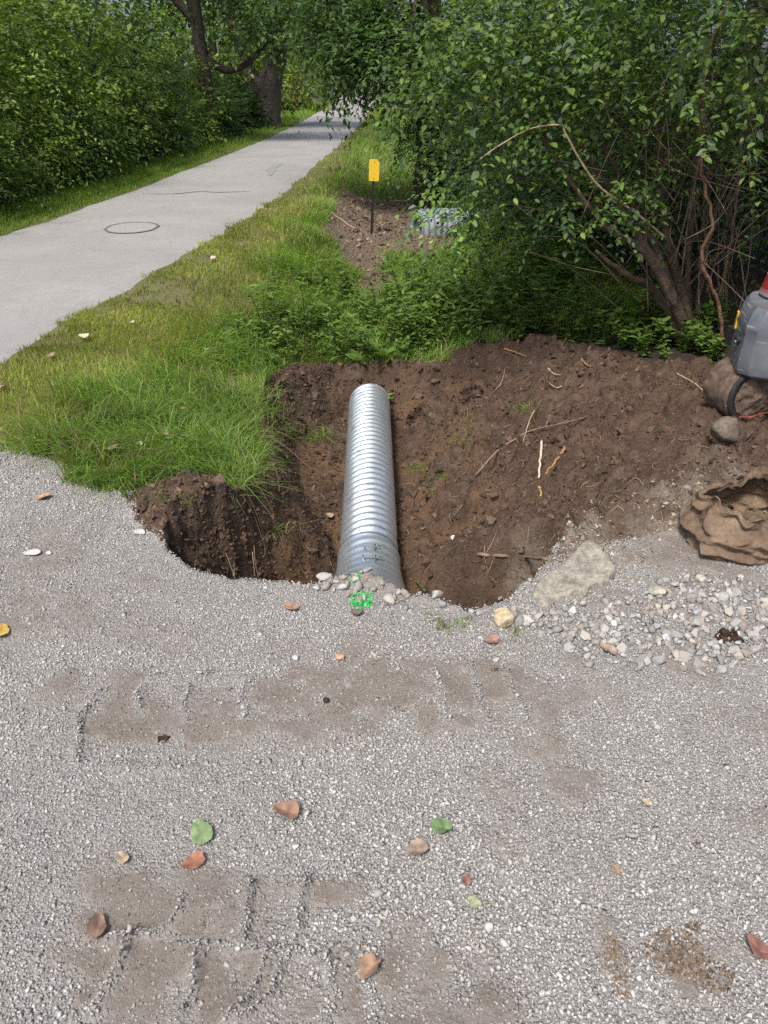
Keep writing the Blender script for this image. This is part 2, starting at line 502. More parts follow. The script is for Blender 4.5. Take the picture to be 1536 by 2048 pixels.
patch_f = (poly_sd(cx, cy, PATCH) + .12 * fbm(cx * 3, cy * 3, 1.1, 3) > 0) & ~soil_f & ~drive_f
ground_f = ~(soil_f | drive_f | patch_f)

def sub_mesh(name, mask, mat, extra=None):
    q = Q[mask]; u, inv = np.unique(q.ravel(), return_inverse=True)
    return link(name, np_mesh(name, V[u], [inv.reshape(-1, 4)], True, None, {k: v[u] for k, v in (extra or {}).items()}), mat)

du = dust(gx, gy)
# drive: gravel fines with brown dust
m, nt, b = new_mat('gravel_fines')
a = attr(nt, 'dust'); n1 = noise(nt, 140, 5, .7); n2 = noise(nt, 6, 5)
vor = N(nt, 'ShaderNodeTexVoronoi', i_Scale=110.0); nt.links.new(N(nt, 'ShaderNodeTexCoord').outputs['Object'], vor.inputs['Vector'])
grey = mixc(nt, ramp(nt, n1.outputs['Fac'], .3, .7), (.17, .16, .15), (.33, .32, .305))
cellc = mixc(nt, .45, grey, mixc(nt, ramp(nt, vor.outputs['Color'], 0, 1), (.2, .19, .18), (.40, .39, .38)))
brown = mixc(nt, ramp(nt, n1.outputs['Fac'], .3, .7), (.150, .127, .108), (.262, .232, .206))
brown = mixc(nt, ramp(nt, n2.outputs['Fac'], .4, .65), brown, (.235, .207, .183))
nt.links.new(mixc(nt, ramp(nt, a.outputs['Fac'], .1, .95), cellc, brown), b.inputs['Base Color'])
b.inputs['Roughness'].default_value = .95; b.inputs['Specular IOR Level'].default_value = .15
hsum = N(nt, 'ShaderNodeMath', operation='SUBTRACT'); nt.links.new(n1.outputs['Fac'], hsum.inputs[0]); nt.links.new(vor.outputs['Distance'], hsum.inputs[1])
vor2 = N(nt, 'ShaderNodeTexVoronoi', i_Scale=230.0); nt.links.new(N(nt, 'ShaderNodeTexCoord').outputs['Object'], vor2.inputs['Vector'])
hadd = N(nt, 'ShaderNodeMath', operation='MULTIPLY_ADD'); nt.links.new(vor2.outputs['Distance'], hadd.inputs[0]); hadd.inputs[1].default_value = .5; nt.links.new(vor.outputs['Distance'], hadd.inputs[2])
hneg = N(nt, 'ShaderNodeMath', operation='MULTIPLY'); nt.links.new(hadd.outputs[0], hneg.inputs[0]); hneg.inputs[1].default_value = -1.0
n5 = noise(nt, 85, 8, .75)
hm = N(nt, 'ShaderNodeMix', data_type='FLOAT'); nt.links.new(ramp(nt, a.outputs['Fac'], .3, .8, 0, .9), hm.inputs[0]); nt.links.new(hneg.outputs[0], hm.inputs[2]); nt.links.new(n5.outputs['Fac'], hm.inputs[3])
bump(nt, b, hm.outputs[0], .9, .007)
drive = tag(sub_mesh('driveway', drive_f, m, {'dust': du}), kind='structure')

# soil of the excavation
m, nt, b = new_mat('dug_soil')
n1 = noise(nt, 9, 6, .65); n2 = noise(nt, 60, 6, .7); n3 = noise(nt, 1.7, 4); a = attr(nt, 'clay'); g_ = attr(nt, 'grit')
dark = mixc(nt, ramp(nt, n2.outputs['Fac'], .3, .7), (.047, .031, .023), (.118, .081, .059))
dark = mixc(nt, ramp(nt, n1.outputs['Fac'], .45, .75), dark, (.142, .099, .072))
clay = mixc(nt, ramp(nt, n2.outputs['Fac'], .3, .7), (.105, .062, .036), (.225, .135, .075))
c = mixc(nt, a.outputs['Fac'], dark, clay)
grit = mixc(nt, ramp(nt, n2.outputs['Fac'], .35, .65), (.13, .105, .08), (.26, .22, .18))
c = mixc(nt, g_.outputs['Fac'], c, grit)
nt.links.new(c, b.inputs['Base Color'])
b.inputs['Roughness'].default_value = .97; b.inputs['Specular IOR Level'].default_value = .12
bump(nt, b, n2.outputs['Fac'], .8, .018)
clay_a = np.clip(smooth((.34 - np.abs(gx + .42)) / .25) * smooth((gy - 3.0) / .5) * smooth((5.4 - gy) / .5) * smooth((-.12 - gz) / .2) * (.6 + .7 * fbm(gx * 4, gy * 4, 3, 3)), 0, 1) + np.clip(.5 * smooth((.5 - np.abs(gx - .35)) / .3) * smooth((-.3 - gz) / .2) * (.4 + fbm(gx * 5, gy * 5, 8, 3)), 0, .6)
grit_a = np.clip(smooth((.42 + poly_sd(gx, gy, DRIVE) + .25 * fbm(gx * 5, gy * 5, 6, 4)) / .4) * smooth((gx - .45) / .2), 0, 1)
sub_mesh('excavation', soil_f, m, {'clay': np.clip(clay_a, 0, 1), 'grit': grit_a})['kind'] = 'structure'

m2, nt, b = new_mat('mulched_soil')
n2 = noise(nt, 40, 6, .75)
nt.links.new(mixc(nt, ramp(nt, n2.outputs['Fac'], .35, .68), (.055, .04, .03), (.25, .19, .14)), b.inputs['Base Color'])
b.inputs['Roughness'].default_value = .95
bump(nt, b, n2.outputs['Fac'], .8, .02)
tag(sub_mesh('bare_ground', patch_f, m2), kind='structure')

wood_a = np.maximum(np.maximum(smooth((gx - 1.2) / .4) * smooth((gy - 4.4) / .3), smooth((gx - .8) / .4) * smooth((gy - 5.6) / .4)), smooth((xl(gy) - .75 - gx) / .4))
m3, nt, b = new_mat('turf_floor')
n1 = noise(nt, 1.2, 5); n2 = noise(nt, 30, 6, .7)
c = mixc(nt, ramp(nt, n2.outputs['Fac'], .3, .7), (.09, .08, .035), (.19, .20, .07))
c = mixc(nt, ramp(nt, n1.outputs['Fac'], .4, .6), c, (.115, .125, .042))
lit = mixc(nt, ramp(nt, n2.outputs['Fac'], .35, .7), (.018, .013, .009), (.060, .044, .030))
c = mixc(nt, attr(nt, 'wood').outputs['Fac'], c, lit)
nt.links.new(c, b.inputs['Base Color']); b.inputs['Roughness'].default_value = .95
bump(nt, b, n2.outputs['Fac'], .7, .02)
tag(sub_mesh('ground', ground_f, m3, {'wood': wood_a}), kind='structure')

# ------------------------------------------------------------------ lane
def lane():
    yy = np.concatenate([np.arange(-8, 14, .12), np.arange(14, 40, .4), np.arange(40, 110, 2.0)])
    k = 21
    u = np.linspace(0, 1, k)
    L = xl(yy) + .05 * fbm(yy * 2.2, 0 * yy, 3, 5); R = xr(yy) + .05 * fbm(yy * 2.5, 0 * yy + 9, 1, 5)
    X = L[:, None] * (1 - u) + R[:, None] * u
    Y = np.repeat(yy[:, None], k, 1)
    Z = .010 + .035 * (1 - (2 * u - 1) ** 2)[None] + .004 * fbm(X * .7, Y * .7, 2, 3)
    Z[:, 0] -= .03; Z[:, -1] -= .03
    Vv = np.stack([X, Y, Z], -1).reshape(-1, 3)
    a, c = np.meshgrid(np.arange(len(yy) - 1), np.arange(k - 1), indexing='ij')
    q = np.stack([a * k + c, a * k + c + 1, (a + 1) * k + c + 1, (a + 1) * k + c], -1).reshape(-1, 4)
    m, nt, b = new_mat('chip_seal')
    n1 = noise(nt, 75, 6, .75); n2 = noise(nt, .8, 5); n3 = noise(nt, 9, 5, .7)
    c = mixc(nt, ramp(nt, n1.outputs['Fac'], .3, .7), (.26, .255, .245), (.42, .415, .40))
    c = mixc(nt, ramp(nt, n2.outputs['Fac'], .40, .62, 0, .6), c, (.27, .265, .255))
    c = mixc(nt, ramp(nt, n3.outputs['Fac'], .52, .72, 0, .5), c, (.23, .225, .215))
    nt.links.new(c, b.inputs['Base Color']); b.inputs['Roughness'].default_value = .9; b.inputs['Specular IOR Level'].default_value = .2
    bump(nt, b, n1.outputs['Fac'], .45, .006)
    return tag(link('road', np_mesh('road', Vv, [q], True), m), kind='structure')
road = lane()
def road_z(x, y):
    u = (x - xl(y)) / (xr(y) - xl(y))
    return .010 + .035 * (1 - (2 * u - 1) ** 2) + .004 * fbm(x * .7, y * .7, 2, 3)

def road_strip(name, pts, w, mat, lift, label, cat, closed=False, taper=True):
    P = spline([(*p, 0) for p in pts], 48)[:, :2]
    T = np.gradient(P, axis=0); T /= np.linalg.norm(T, axis=1)[:, None]
    Nn = np.stack([-T[:, 1], T[:, 0]], 1)
    t = np.linspace(0, 1, 48)
    ww = w * (1 + .35 * fbm(t * 9, t * 0, 3, 3)) * ((np.sin(math.pi * np.clip(t, .02, .98)) ** .4) if taper else 1)
    Vv = []
    for s in np.linspace(-.5, .5, 5):
        p = P + Nn * (ww * s)[:, None]
        Vv.append(np.stack([p[:, 0], p[:, 1], road_z(p[:, 0], p[:, 1]) + lift], 1))
    Vv = np.stack(Vv, 1).reshape(-1, 3)
    a, c = np.meshgrid(np.arange(47), np.arange(4), indexing='ij')
    q = np.stack([a * 5 + c, a * 5 + c + 1, (a + 1) * 5 + c + 1, (a + 1) * 5 + c], -1).reshape(-1, 4)
    return tag(link(name, np_mesh(name, Vv, [q], True), mat), label, cat)

M_TAR = flat_mat('tar', (.10, .10, .10), (.20, .20, .20), 30, .8, .2, .003)
M_RUB = flat_mat('rubber_scuff', (.24, .24, .24), (.31, .31, .31), 20, .85, .2, .003)
M_RUB2 = flat_mat('faint_scuff', (.26, .255, .25), (.36, .355, .345), 25, .9, .2, .003)
M_PATCHD = flat_mat('cover_face', (.27, .265, .255), (.39, .385, .37), 75, .9, .4, .004)
# sealed round cover in the lane: ring and inner plate
mc = gp(265, 463)
rootc = empty('manhole_cover', (mc[0], mc[1], 0))
tag(rootc, 'round manhole cover with dark tar ring set in the grey road', 'manhole cover')
th = np.linspace(0, 2 * math.pi, 65)[:-1]
def disc(r0, r1, lift, rj):
    Vv = []
    for r in np.linspace(r0, r1, 4):
        rr = r * (1 + rj * fbm(np.cos(th) * 3, np.sin(th) * 3, r * 3, 3))
        X, Y = np.cos(th) * rr, np.sin(th) * rr * 1.25
        Vv.append(np.stack([X, Y, road_z(X + mc[0], Y + mc[1]) + lift], 1))
    Vv = np.vstack(Vv); k = 64
    a, c = np.meshgrid(np.arange(3), np.arange(k), indexing='ij')
    return Vv, [np.stack([a * k + c, a * k + (c + 1) % k, (a + 1) * k + (c + 1) % k, (a + 1) * k + c], -1).reshape(-1, 4)]
Vd, Fd = disc(.285, .318, .008, .06)
link('tar_ring', np_mesh('tar_ring', Vd, Fd, True), M_TAR, rootc)
Vd, Fd = disc(.002, .290, .005, .0)
link('cover_plate', np_mesh('cover_plate', Vd, Fd, True), M_PATCHD, rootc)
road_strip('skid_mark', [gp(541, 356), gp(545, 341), gp(560, 331)], .17, M_RUB, .006, 'faint dark curved tyre scuff on the far road', 'skid mark')
road_strip('tar_seam', [gp(285, 392), gp(345, 394), gp(400, 390), gp(440, 391), gp(500, 388)], .06, M_RUB, .007, 'thin dark tar seam running across the grey road', 'tar seam')

# ------------------------------------------------------------------ gravel, stones
PROTO = [hull_proto(8, 100 + k, .80) for k in range(18)]
def in_view(x, y, mx=1.14, add=.18):
    t = y * math.cos(PITCH) + CAM_Z * math.sin(PITCH)
    return np.abs(x) < t * 768 / F_PX * mx + add

COARSE_A = [gp(905, 1195), gp(1060, 1210), gp(1180, 1205), gp(1330, 1170), gp(1440, 1150), gp(1640, 1190), gp(1640, 1330), gp(1450, 1330), gp(1300, 1340), gp(1150, 1310), gp(1060, 1280), gp(930, 1240)]
COARSE_B = [gp(560, 1168), gp(680, 1135), gp(760, 1120), gp(850, 1175), gp(960, 1195), gp(1010, 1240), gp(900, 1240), gp(800, 1225), gp(700, 1215), gp(600, 1190)]
def grid_pts(x0, x1, y0, y1, s):
    X, Y = np.meshgrid(np.arange(x0, x1, s), np.arange(y0, y1, s))
    X = X.ravel() + rng.uniform(-.5, .5, X.size) * s; Y = Y.ravel() + rng.uniform(-.5, .5, Y.size) * s
    return X, Y

X, Y = grid_pts(-2.6, 2.3, .72, 3.75, .0081)
core = in_view(X, Y, 1.05, .09); keep = (core | (in_view(X, Y, 1.35, .35) & (rng.random(len(X)) < .30))) & (poly_sd(X, Y, DRIVE) > -.02) & (poly_sd(X, Y, PIT) < -.004) & (poly_sd(X, Y, LUMP) < .02)
X, Y, core = X[keep], Y[keep], core[keep]
D = dust(X, Y)
bar = ridge_field(X, Y)[1]
ca = np.maximum(poly_sd(X, Y, COARSE_A), poly_sd(X, Y, COARSE_B)) + .06 * fbm(X * 6, Y * 6, 2, 3)
prob = np.clip(1.05 - .95 * np.clip(D, 0, 1) ** 1.3 + .25 * fbm(X * 22, Y * 22, 3, 3), .26, 1) * np.where(ca > 0, .7, 1)
prob = np.maximum(prob, bar)
prob = prob * np.where(Y > 2.5, .8, 1)
keep = rng.random(len(X)) < prob
X, Y, D, ca, core = X[keep], Y[keep], D[keep], ca[keep], core[keep]
S = np.clip(rng.lognormal(math.log(.0045), .30, len(X)), .0028, .013) * (1 + .25 * fbm(X * 1.7, Y * 1.7, 8, 3)) * (1 - .22 * smooth((D - .4) / .5)) * np.where(rng.random(len(X)) < .013, rng.uniform(1.4, 2.1, len(X)), 1)
S = S * np.where(core, 1, 1.6)
base = np.array([(.42, .415, .40), (.48, .475, .46), (.35, .345, .335), (.45, .42, .375), (.53, .525, .51), (.27, .27, .27), (.38, .335, .29)])
pick = rng.choice(7, len(X), p=[.3, .22, .18, .1, .08, .07, .05])
C = base[pick] * rng.uniform(.85, 1.14, (len(X), 1))
dirt = np.clip(D * 1.1, 0, .85)[:, None] * rng.uniform(.4, 1, (len(X), 1))
C = C * (1 - dirt) + np.array((.235, .205, .18)) * dirt
gpt = gp(722, 1203)
gr = np.hypot((X - gpt[0]) / .042, (Y - gpt[1]) / .05) + .5 * vnoise(X * 40, Y * 40)
gr2 = np.hypot((X - gp(708, 1172)[0]) / .03, (Y - gp(708, 1172)[1]) / .03) + .6 * vnoise(X * 40, Y * 40)
green = (np.minimum(gr, gr2) < 1.0)
Z = height(X, Y) + S * (.25 - .35 * np.clip(D, 0, 1))
scatter('gravel', PROTO, np.stack([X, Y, Z], 1)[~green], S[~green], C[~green], M_STONE, .4, smooth_shade=True)['label'] = 'loose grey crushed gravel covering the driveway'
scene.objects['gravel']['category'] = 'gravel'
# dusty crumbs pressed into the prints
cxx, cyy = grid_pts(-2.4, 2.2, .72, 3.2, .0085)
kk = in_view(cxx, cyy) & (poly_sd(cxx, cyy, DRIVE) > 0) & (poly_sd(cxx, cyy, PIT) < -.01); cxx, cyy = cxx[kk], cyy[kk]
kk = rng.random(len(cxx)) < .65 * smooth((dust(cxx, cyy) - .2) / .6); cxx, cyy = cxx[kk], cyy[kk]
cs = np.clip(rng.lognormal(math.log(.0027), .4, len(cxx)), .0014, .009)
cc_ = np.array((.25, .22, .194)) * rng.uniform(.6, 1.45, (len(cxx), 1))
tag(scatter('dust_crumbs', [hull_proto(7, 700 + k, .75) for k in range(5)], np.stack([cxx, cyy, height(cxx, cyy) + cs * .25], 1), cs, cc_, M_STONE, .6), 'fine brown crumbs trodden into the tyre prints', 'crumbs')
# sprayed marking on the stones
gx_, gy_ = grid_pts(gpt[0] - .07, gpt[0] + .07, gpt[1] - .09, gpt[1] + .16, .0085)
g1 = np.hypot((gx_ - gpt[0]) / .040, (gy_ - gpt[1]) / .046) + .45 * vnoise(gx_ * 45, gy_ * 45)
g2 = np.hypot((gx_ - gp(708, 1172)[0]) / .022, (gy_ - gp(708, 1172)[1]) / .022) + .6 * vnoise(gx_ * 45, gy_ * 45)
kk = np.minimum(g1, g2) < 1
gx_, gy_ = gx_[kk], gy_[kk]
gs = rng.uniform(.0055, .0088, len(gx_))
gc = np.array((.03, .52, .11)) * rng.uniform(.55, 1.15, (len(gx_), 1)); fade = np.clip(np.minimum(g1, g2)[kk] - .6, 0, .5)[:, None] * rng.random((len(gx_), 1)) * 1.2; gc = gc * (1 - fade) + np.array((.40, .40, .38)) * fade
o = scatter('painted_gravel', PROTO, np.stack([gx_, gy_, height(gx_, gy_) + gs * .6], 1), gs, gc, M_STONE, .5)
tag(o, 'patch of gravel sprayed bright green at the trench edge', 'paint mark')

# crushed stones: the largest are things of their own, the rest one mass
def coarse(poly, s, lo, hi, dens=1.0):
    P = np.array(poly); x, y = grid_pts(P[:, 0].min() - .05, P[:, 0].max() + .05, P[:, 1].min() - .05, P[:, 1].max() + .05, s)
    sd = poly_sd(x, y, poly) + .05 * fbm(x * 6, y * 6, 2, 3)
    k = (sd > 0) & (poly_sd(x, y, PIT) < .03) & in_view(x, y) & (rng.random(len(x)) < dens * np.clip(.35 + sd / .12, .3, 1))
    x, y = x[k], y[k]
    return x, y, np.clip(rng.lognormal(math.log((lo + hi) / 2), .35, len(x)), lo * .7, hi * 1.5)
xa, ya, sa = coarse(COARSE_A, .024, .011, .018)
xb, yb, sb = coarse(COARSE_B, .030, .010, .022, .8)
X = np.concatenate([xa, xb]); Y = np.concatenate([ya, yb]); S = np.concatenate([sa, sb])
pick = rng.choice(7, len(X), p=[.24, .24, .16, .16, .08, .04, .08])
C = base[pick] * np.array((.84, .84, .86)) * rng.uniform(.8, 1.15, (len(X), 1))
tx = smooth((.22 - np.abs(X + .02)) / .15)[:, None] * (rng.random((len(X), 1)) < .6)
C = C * (1 - .55 * tx) + np.array((.34, .26, .18)) * .55 * tx
Z = height(X, Y) + S * .35
Z = np.where(poly_sd(X, Y, PIT) > 0, np.maximum(Z, -.06), Z)
px_size = S / (Y * math.cos(PITCH) + CAM_Z * math.sin(PITCH))
vis = np.abs(X) < (Y * math.cos(PITCH) + CAM_Z * math.sin(PITCH)) * 768 / F_PX
order = np.argsort(-np.where(vis, px_size, 0))
own, rest = order[:290], order[290:]
scatter('crushed_stone_mass', PROTO, np.stack([X, Y, Z], 1)[rest], S[rest], C[rest], M_STONE, .6, smooth_shade=True)
tag(scene.objects['crushed_stone_mass'], 'coarse pale crushed stone spread at the trench edge', 'crushed stone')
stone_me = []
for k in range(24):
    pv, pf = hull_proto(15, 500 + k, .75)
    me = np_mesh('stone', pv, [pf], k % 3 == 0, np.broadcast_to(base[[0, 1, 3, 4, 0, 3, 6, 2][k % 8]] * rng.uniform(.68, 1.0), (len(pv), 3)))
    me.materials.append(M_STONE); stone_me.append(me)
def put_stone(i):
    o = bpy.data.objects.new('stone', stone_me[rng.integers(0, 24)])
    COL.objects.link(o)
    o.location = (X[i], Y[i], Z[i]); o.scale = (S[i],) * 3
    o.rotation_euler = (rng.normal(0, .5), rng.normal(0, .5), rng.uniform(0, 6.28))
    return tag(o, 'angular pale grey crushed stone lying at the gravel edge', 'stone', 'crushed stones at the trench edge')
for i in own: put_stone(i)

# ------------------------------------------------------------------ soil clods
CL = [hull_proto(8, 900 + k, .88) for k in range(16)]
def face_points(mask, n):
    q = Q[mask]; p = V[q]; w = np.linalg.norm(np.cross(p[:, 2] - p[:, 0], p[:, 3] - p[:, 1]), axis=1)
    i = rng.choice(len(q), n, p=w / w.sum()); u, v = rng.random((n, 1)), rng.random((n, 1)); p = p[i]
    return (p[:, 0] * (1 - u) + p[:, 1] * u) * (1 - v) + (p[:, 3] * (1 - u) + p[:, 2] * u) * v
PT = face_points(soil_f & (np.abs(cx) < 3.2) & (cy < 6.5) & in_view(cx, cy, 1.12, .15), 41000)
cl = fbm(PT[:, 0] * 2.4, PT[:, 1] * 2.4, 12, 3)
PT = PT[rng.random(len(PT)) < np.clip(.6 + .7 * cl, .15, 1)]
PT2 = face_points(soil_f & (cx < -.3) & (cx > -1.2) & (cy < 5.8), 9000); nwall = len(PT2)
PT = np.vstack([PT, PT2])
X, Y = PT[:, 0], PT[:, 1]
S = np.clip(rng.lognormal(math.log(.0060), .72, len(X)), .0026, .045)
S[-nwall:] = np.clip(rng.lognormal(math.log(.0066), .65, nwall), .003, .030)
sdr = poly_sd(X, Y, DRIVE)
C = np.array((.090, .062, .047)) * rng.uniform(.55, 1.6, (len(X), 1)) * np.where(rng.random((len(X), 1)) < .12, np.array([[1.5, 1.3, 1.1]]), 1)
gritm = (rng.random(len(X)) < smooth((.5 + sdr) / .6) * .75 * smooth((X - .35) / .3))
C[gritm] = base[rng.choice(7, gritm.sum())] * np.array((.72, .64, .55)) * rng.uniform(.7, 1.1, (gritm.sum(), 1))
inpipe = (np.abs(X + .09) < .15) & (Y > 2.5) & (Y < 5.75)
k = ~inpipe
X, Y, S, C, PT = X[k], Y[k], S[k], C[k], PT[k]
Zc = PT[:, 2] + S * .2
scatter('soil_clods', CL, np.stack([X, Y, Zc], 1), S, C, M_CLOD, .8)
tag(scene.objects['soil_clods'], 'loose crumbs of dark brown soil over the excavation', 'soil')
# grit thrown over the edge of the drive on the right
X, Y = grid_pts(.5, 2.3, 2.3, 3.6, .014)
sdr = poly_sd(X, Y, DRIVE)
k = (rng.random(len(X)) < smooth((.55 + sdr) / .5) * smooth((.35 - sdr) / .3) * .85 * np.clip(.6 + fbm(X * 5, Y * 5, 3, 3), 0, 1)) & in_view(X, Y) & (poly_sd(X, Y, PIT) < .12)
X, Y = X[k], Y[k]; S = np.clip(rng.lognormal(math.log(.006), .4, len(X)), .003, .016)
C = base[rng.choice(7, len(X))] * np.array((.85, .76, .66)) * rng.uniform(.6, 1.1, (len(X), 1))
scatter('dirty_grit', PROTO, np.stack([X, Y, height(X, Y) + S * .3], 1), S, C, M_STONE, .6)
tag(scene.objects['dirty_grit'], 'dirt stained grit scattered below the soil heap', 'grit')
# chips on the bare patch
X, Y = grid_pts(-1.6, 1.2, 6.5, 14, .05)
k = (poly_sd(X, Y, PATCH) > -.05) & (rng.random(len(X)) < .7); X, Y = X[k], Y[k]
S = np.clip(rng.lognormal(math.log(.016), .5, len(X)), .008, .06)
C = np.array((.15, .11, .08)) * rng.uniform(.4, 2.1, (len(X), 1))
scatter('wood_chips', CL, np.stack([X, Y, height(X, Y) + S * .3], 1), S, C, M_CLOD, .8)
tag(scene.objects['wood_chips'], 'brown chips and clods covering the bare patch by the yellow marker', 'wood chips')

# ------------------------------------------------------------------ single rocks
def rock(name, px, py, z, w, d, h, col, label, cat='rock', seed=1, flat=.8, rot=0., tilt=(0, 0), sub=3, rough=.12, sink=.3, mat=None, c2=None):
    import bmesh
    bm = bmesh.new(); bmesh.ops.create_icosphere(bm, subdivisions=sub, radius=1.0)
    P = np.array([v.co[:] for v in bm.verts]); Fc = np.array([[v.index for v in f.verts] for f in bm.faces]); bm.free()
    r_ = np.random.default_rng(seed)
    for k in range(9):   # knock facets off
        nrm = r_.normal(size=3); nrm /= np.linalg.norm(nrm); t = r_.uniform(.55, .85)
        dd = P @ nrm; P = P - np.maximum(dd - t, 0)[:, None] * nrm * .9
    P = P * (1 + rough * .5 * fbm(P[:, 0] * 3 + seed, P[:, 1] * 3, P[:, 2] * 3, 3))[:, None]
    P[:, 2] *= flat
    P = P * np.array((w / 2, d / 2, h / 2))
    n = fbm(P[:, 0] * 60 + seed, P[:, 1] * 60, P[:, 2] * 60, 3)
    cc = np.array(col) * (1 + .22 * n)[:, None]
    x, y = gp(px, py, z)
    o = link(name, np_mesh(name, P, [Fc], sub > 2, cc), mat or M_STONE)
    gz0 = ground_z(x, y)
    o.location = (x, y, gz0 + h / 2 * (1 - sink)); o.rotation_euler = (tilt[0], tilt[1], rot)
    return tag(o, label, cat)
M_ROCK = attr_mat('weathered_rock', .9, 55, .35, .5, .008)
rock('rock', 1003, 1252, 0, .085, .075, .085, (.50, .41, .27), 'rounded tan rock among grey stones at the trench lip', seed=4, rough=.06, mat=M_ROCK)
rock('rock', 1312, 1192, 0, .065, .05, .05, (.40, .39, .32), 'grey stone standing above the crushed stone beside the flat slab', seed=6, mat=M_ROCK)
rock('rock', 1440, 905, .05, .15, .12, .20, (.14, .115, .088), 'speckled dirty boulder half buried in the soil heap', seed=9, mat=M_ROCK, rough=.2)
rock('rock', 715, 1230, 0, .05, .04, .03, (.15, .125, .105), 'smooth dark brown pebble below the green paint', 'pebble', seed=12, rough=.03, mat=M_ROCK, sink=.15)
rock('rock', 908, 1098, -.45, .042, .036, .035, (.62, .62, .60), 'small white stone lying in the trench right of the pipe', 'pebble', seed=15, mat=M_ROCK, sink=.1)
rock('rock', 957, 1098, -.4, .04, .035, .03, (.30, .31, .27), 'greenish grey stone in the trench beside the white stone', 'pebble', seed=16, mat=M_ROCK, sink=.1)
rock('rock', 980, 1168, -.2, .035, .03, .045, (.30, .25, .20), 'brown oval pebble stuck in the soil below the root', 'pebble', seed=17, mat=M_ROCK)
rock('rock', 65, 1105, 0, .075, .05, .02, (.56, .56, .53), 'flat pale stone on the drive at the left edge', 'stone', seed=21, mat=M_ROCK, sink=.2)
rock('rock', 98, 1106, 0, .024, .02, .018, (.52, .51, .48), 'tiny pale pebble right of the flat pale stone', 'pebble', seed=22, mat=M_ROCK)
rock('rock', 280, 1065, 0, .06, .045, .03, (.42, .42, .40), 'flat grey stone at the foot of the dark soil lump', 'stone', seed=23, mat=M_ROCK)
rock('rock', 680, 1320, 0, .032, .028, .024, (.46, .29, .19), 'small orange brown stone on the dusty drive', 'pebble', seed=24, mat=M_ROCK, sink=.15)
rock('rock', 653, 1407, 0, .022, .02, .022, (.045, .038, .034), 'small black lump on the dusty tyre print', 'clod', seed=25, mat=M_CLOD, sink=.1)
rock('rock', 592, 1318, 0, .026, .022, .018, (.5, .5, .49), 'pale round pebble left of the orange stone', 'pebble', seed=26, mat=M_ROCK)
def clod(px, py, z, w, d, h, col, label, n=60, big=.35):
    x, y = gp(px, py, z); n_ = n
    a = rng.uniform(0, 6.28, n_); r = np.sqrt(rng.random(n_)) ; lx, ly = np.cos(a) * r * w / 2, np.sin(a) * r * d / 2
    hz = height(x + lx, y + ly) - ground_z(x, y)
    S = h * big * rng.lognormal(0, .4, n_) * .6
    P = np.stack([lx, ly, hz + h * (1 - r ** 2) * rng.random(n_) * .8], 1)
    C = np.array(col) * rng.uniform(.6, 1.35, (n_, 1))
    o = scatter('clod', CL, P, S, C, M_CLOD, .8, None); o.location = (x, y, ground_z(x, y))
    return tag(o, label, 'clod')
clod(1455, 1274, 0, .08, .06, .045, (.045, .028, .020), 'dark brown clod of earth on the crushed stone', 60, .4)
clod(328, 1478, 0, .035, .025, .02, (.06, .042, .032), 'small dark clod on the left tyre print', 26, .4)
clod(1350, 1905, 0, .13, .11, .018, (.20, .15, .11), 'crumbled brown clod on gravel at the lower right', 300, .38)
clod(1235, 1930, 0, .055, .14, .016, (.23, .17, .115), 'flattened tan clod left of the crumbled brown clod', 130, .38)
clod(1420, 1945, 0, .10, .08, .016, (.19, .14, .10), 'lumpy brown clod right of the crumbled one', 140, .4)
clod(1385, 1860, 0, .05, .04, .016, (.17, .125, .09), 'small brown clod above the crumbled one', 50, .4)
clod(830, 760, -.35, .12, .10, .10, (.06, .038, .027), 'dark clod of soil behind the far end of the pipe', 60, .35)
clod(945, 745, -.2, .24, .18, .15, (.075, .048, .035), 'big clod of soil with grass behind the pipe', 120, .3)
clod(990, 1340, 0, .03, .02, .012, (.10, .075, .055), 'little dark clod on the dusty drive at right', 22, .4)
clod(1395, 1690, 0, .03, .02, .012, (.13, .09, .065), 'little brown clod on the gravel at right', 22, .4)
clod(160, 1440, 0, .03, .02, .01, (.12, .09, .07), 'little clod on the left dusty print', 20, .4)
clod(800, 1420, 0, .05, .03, .012, (.14, .105, .08), 'scatter of brown crumbs on the middle tyre print', 50, .3)

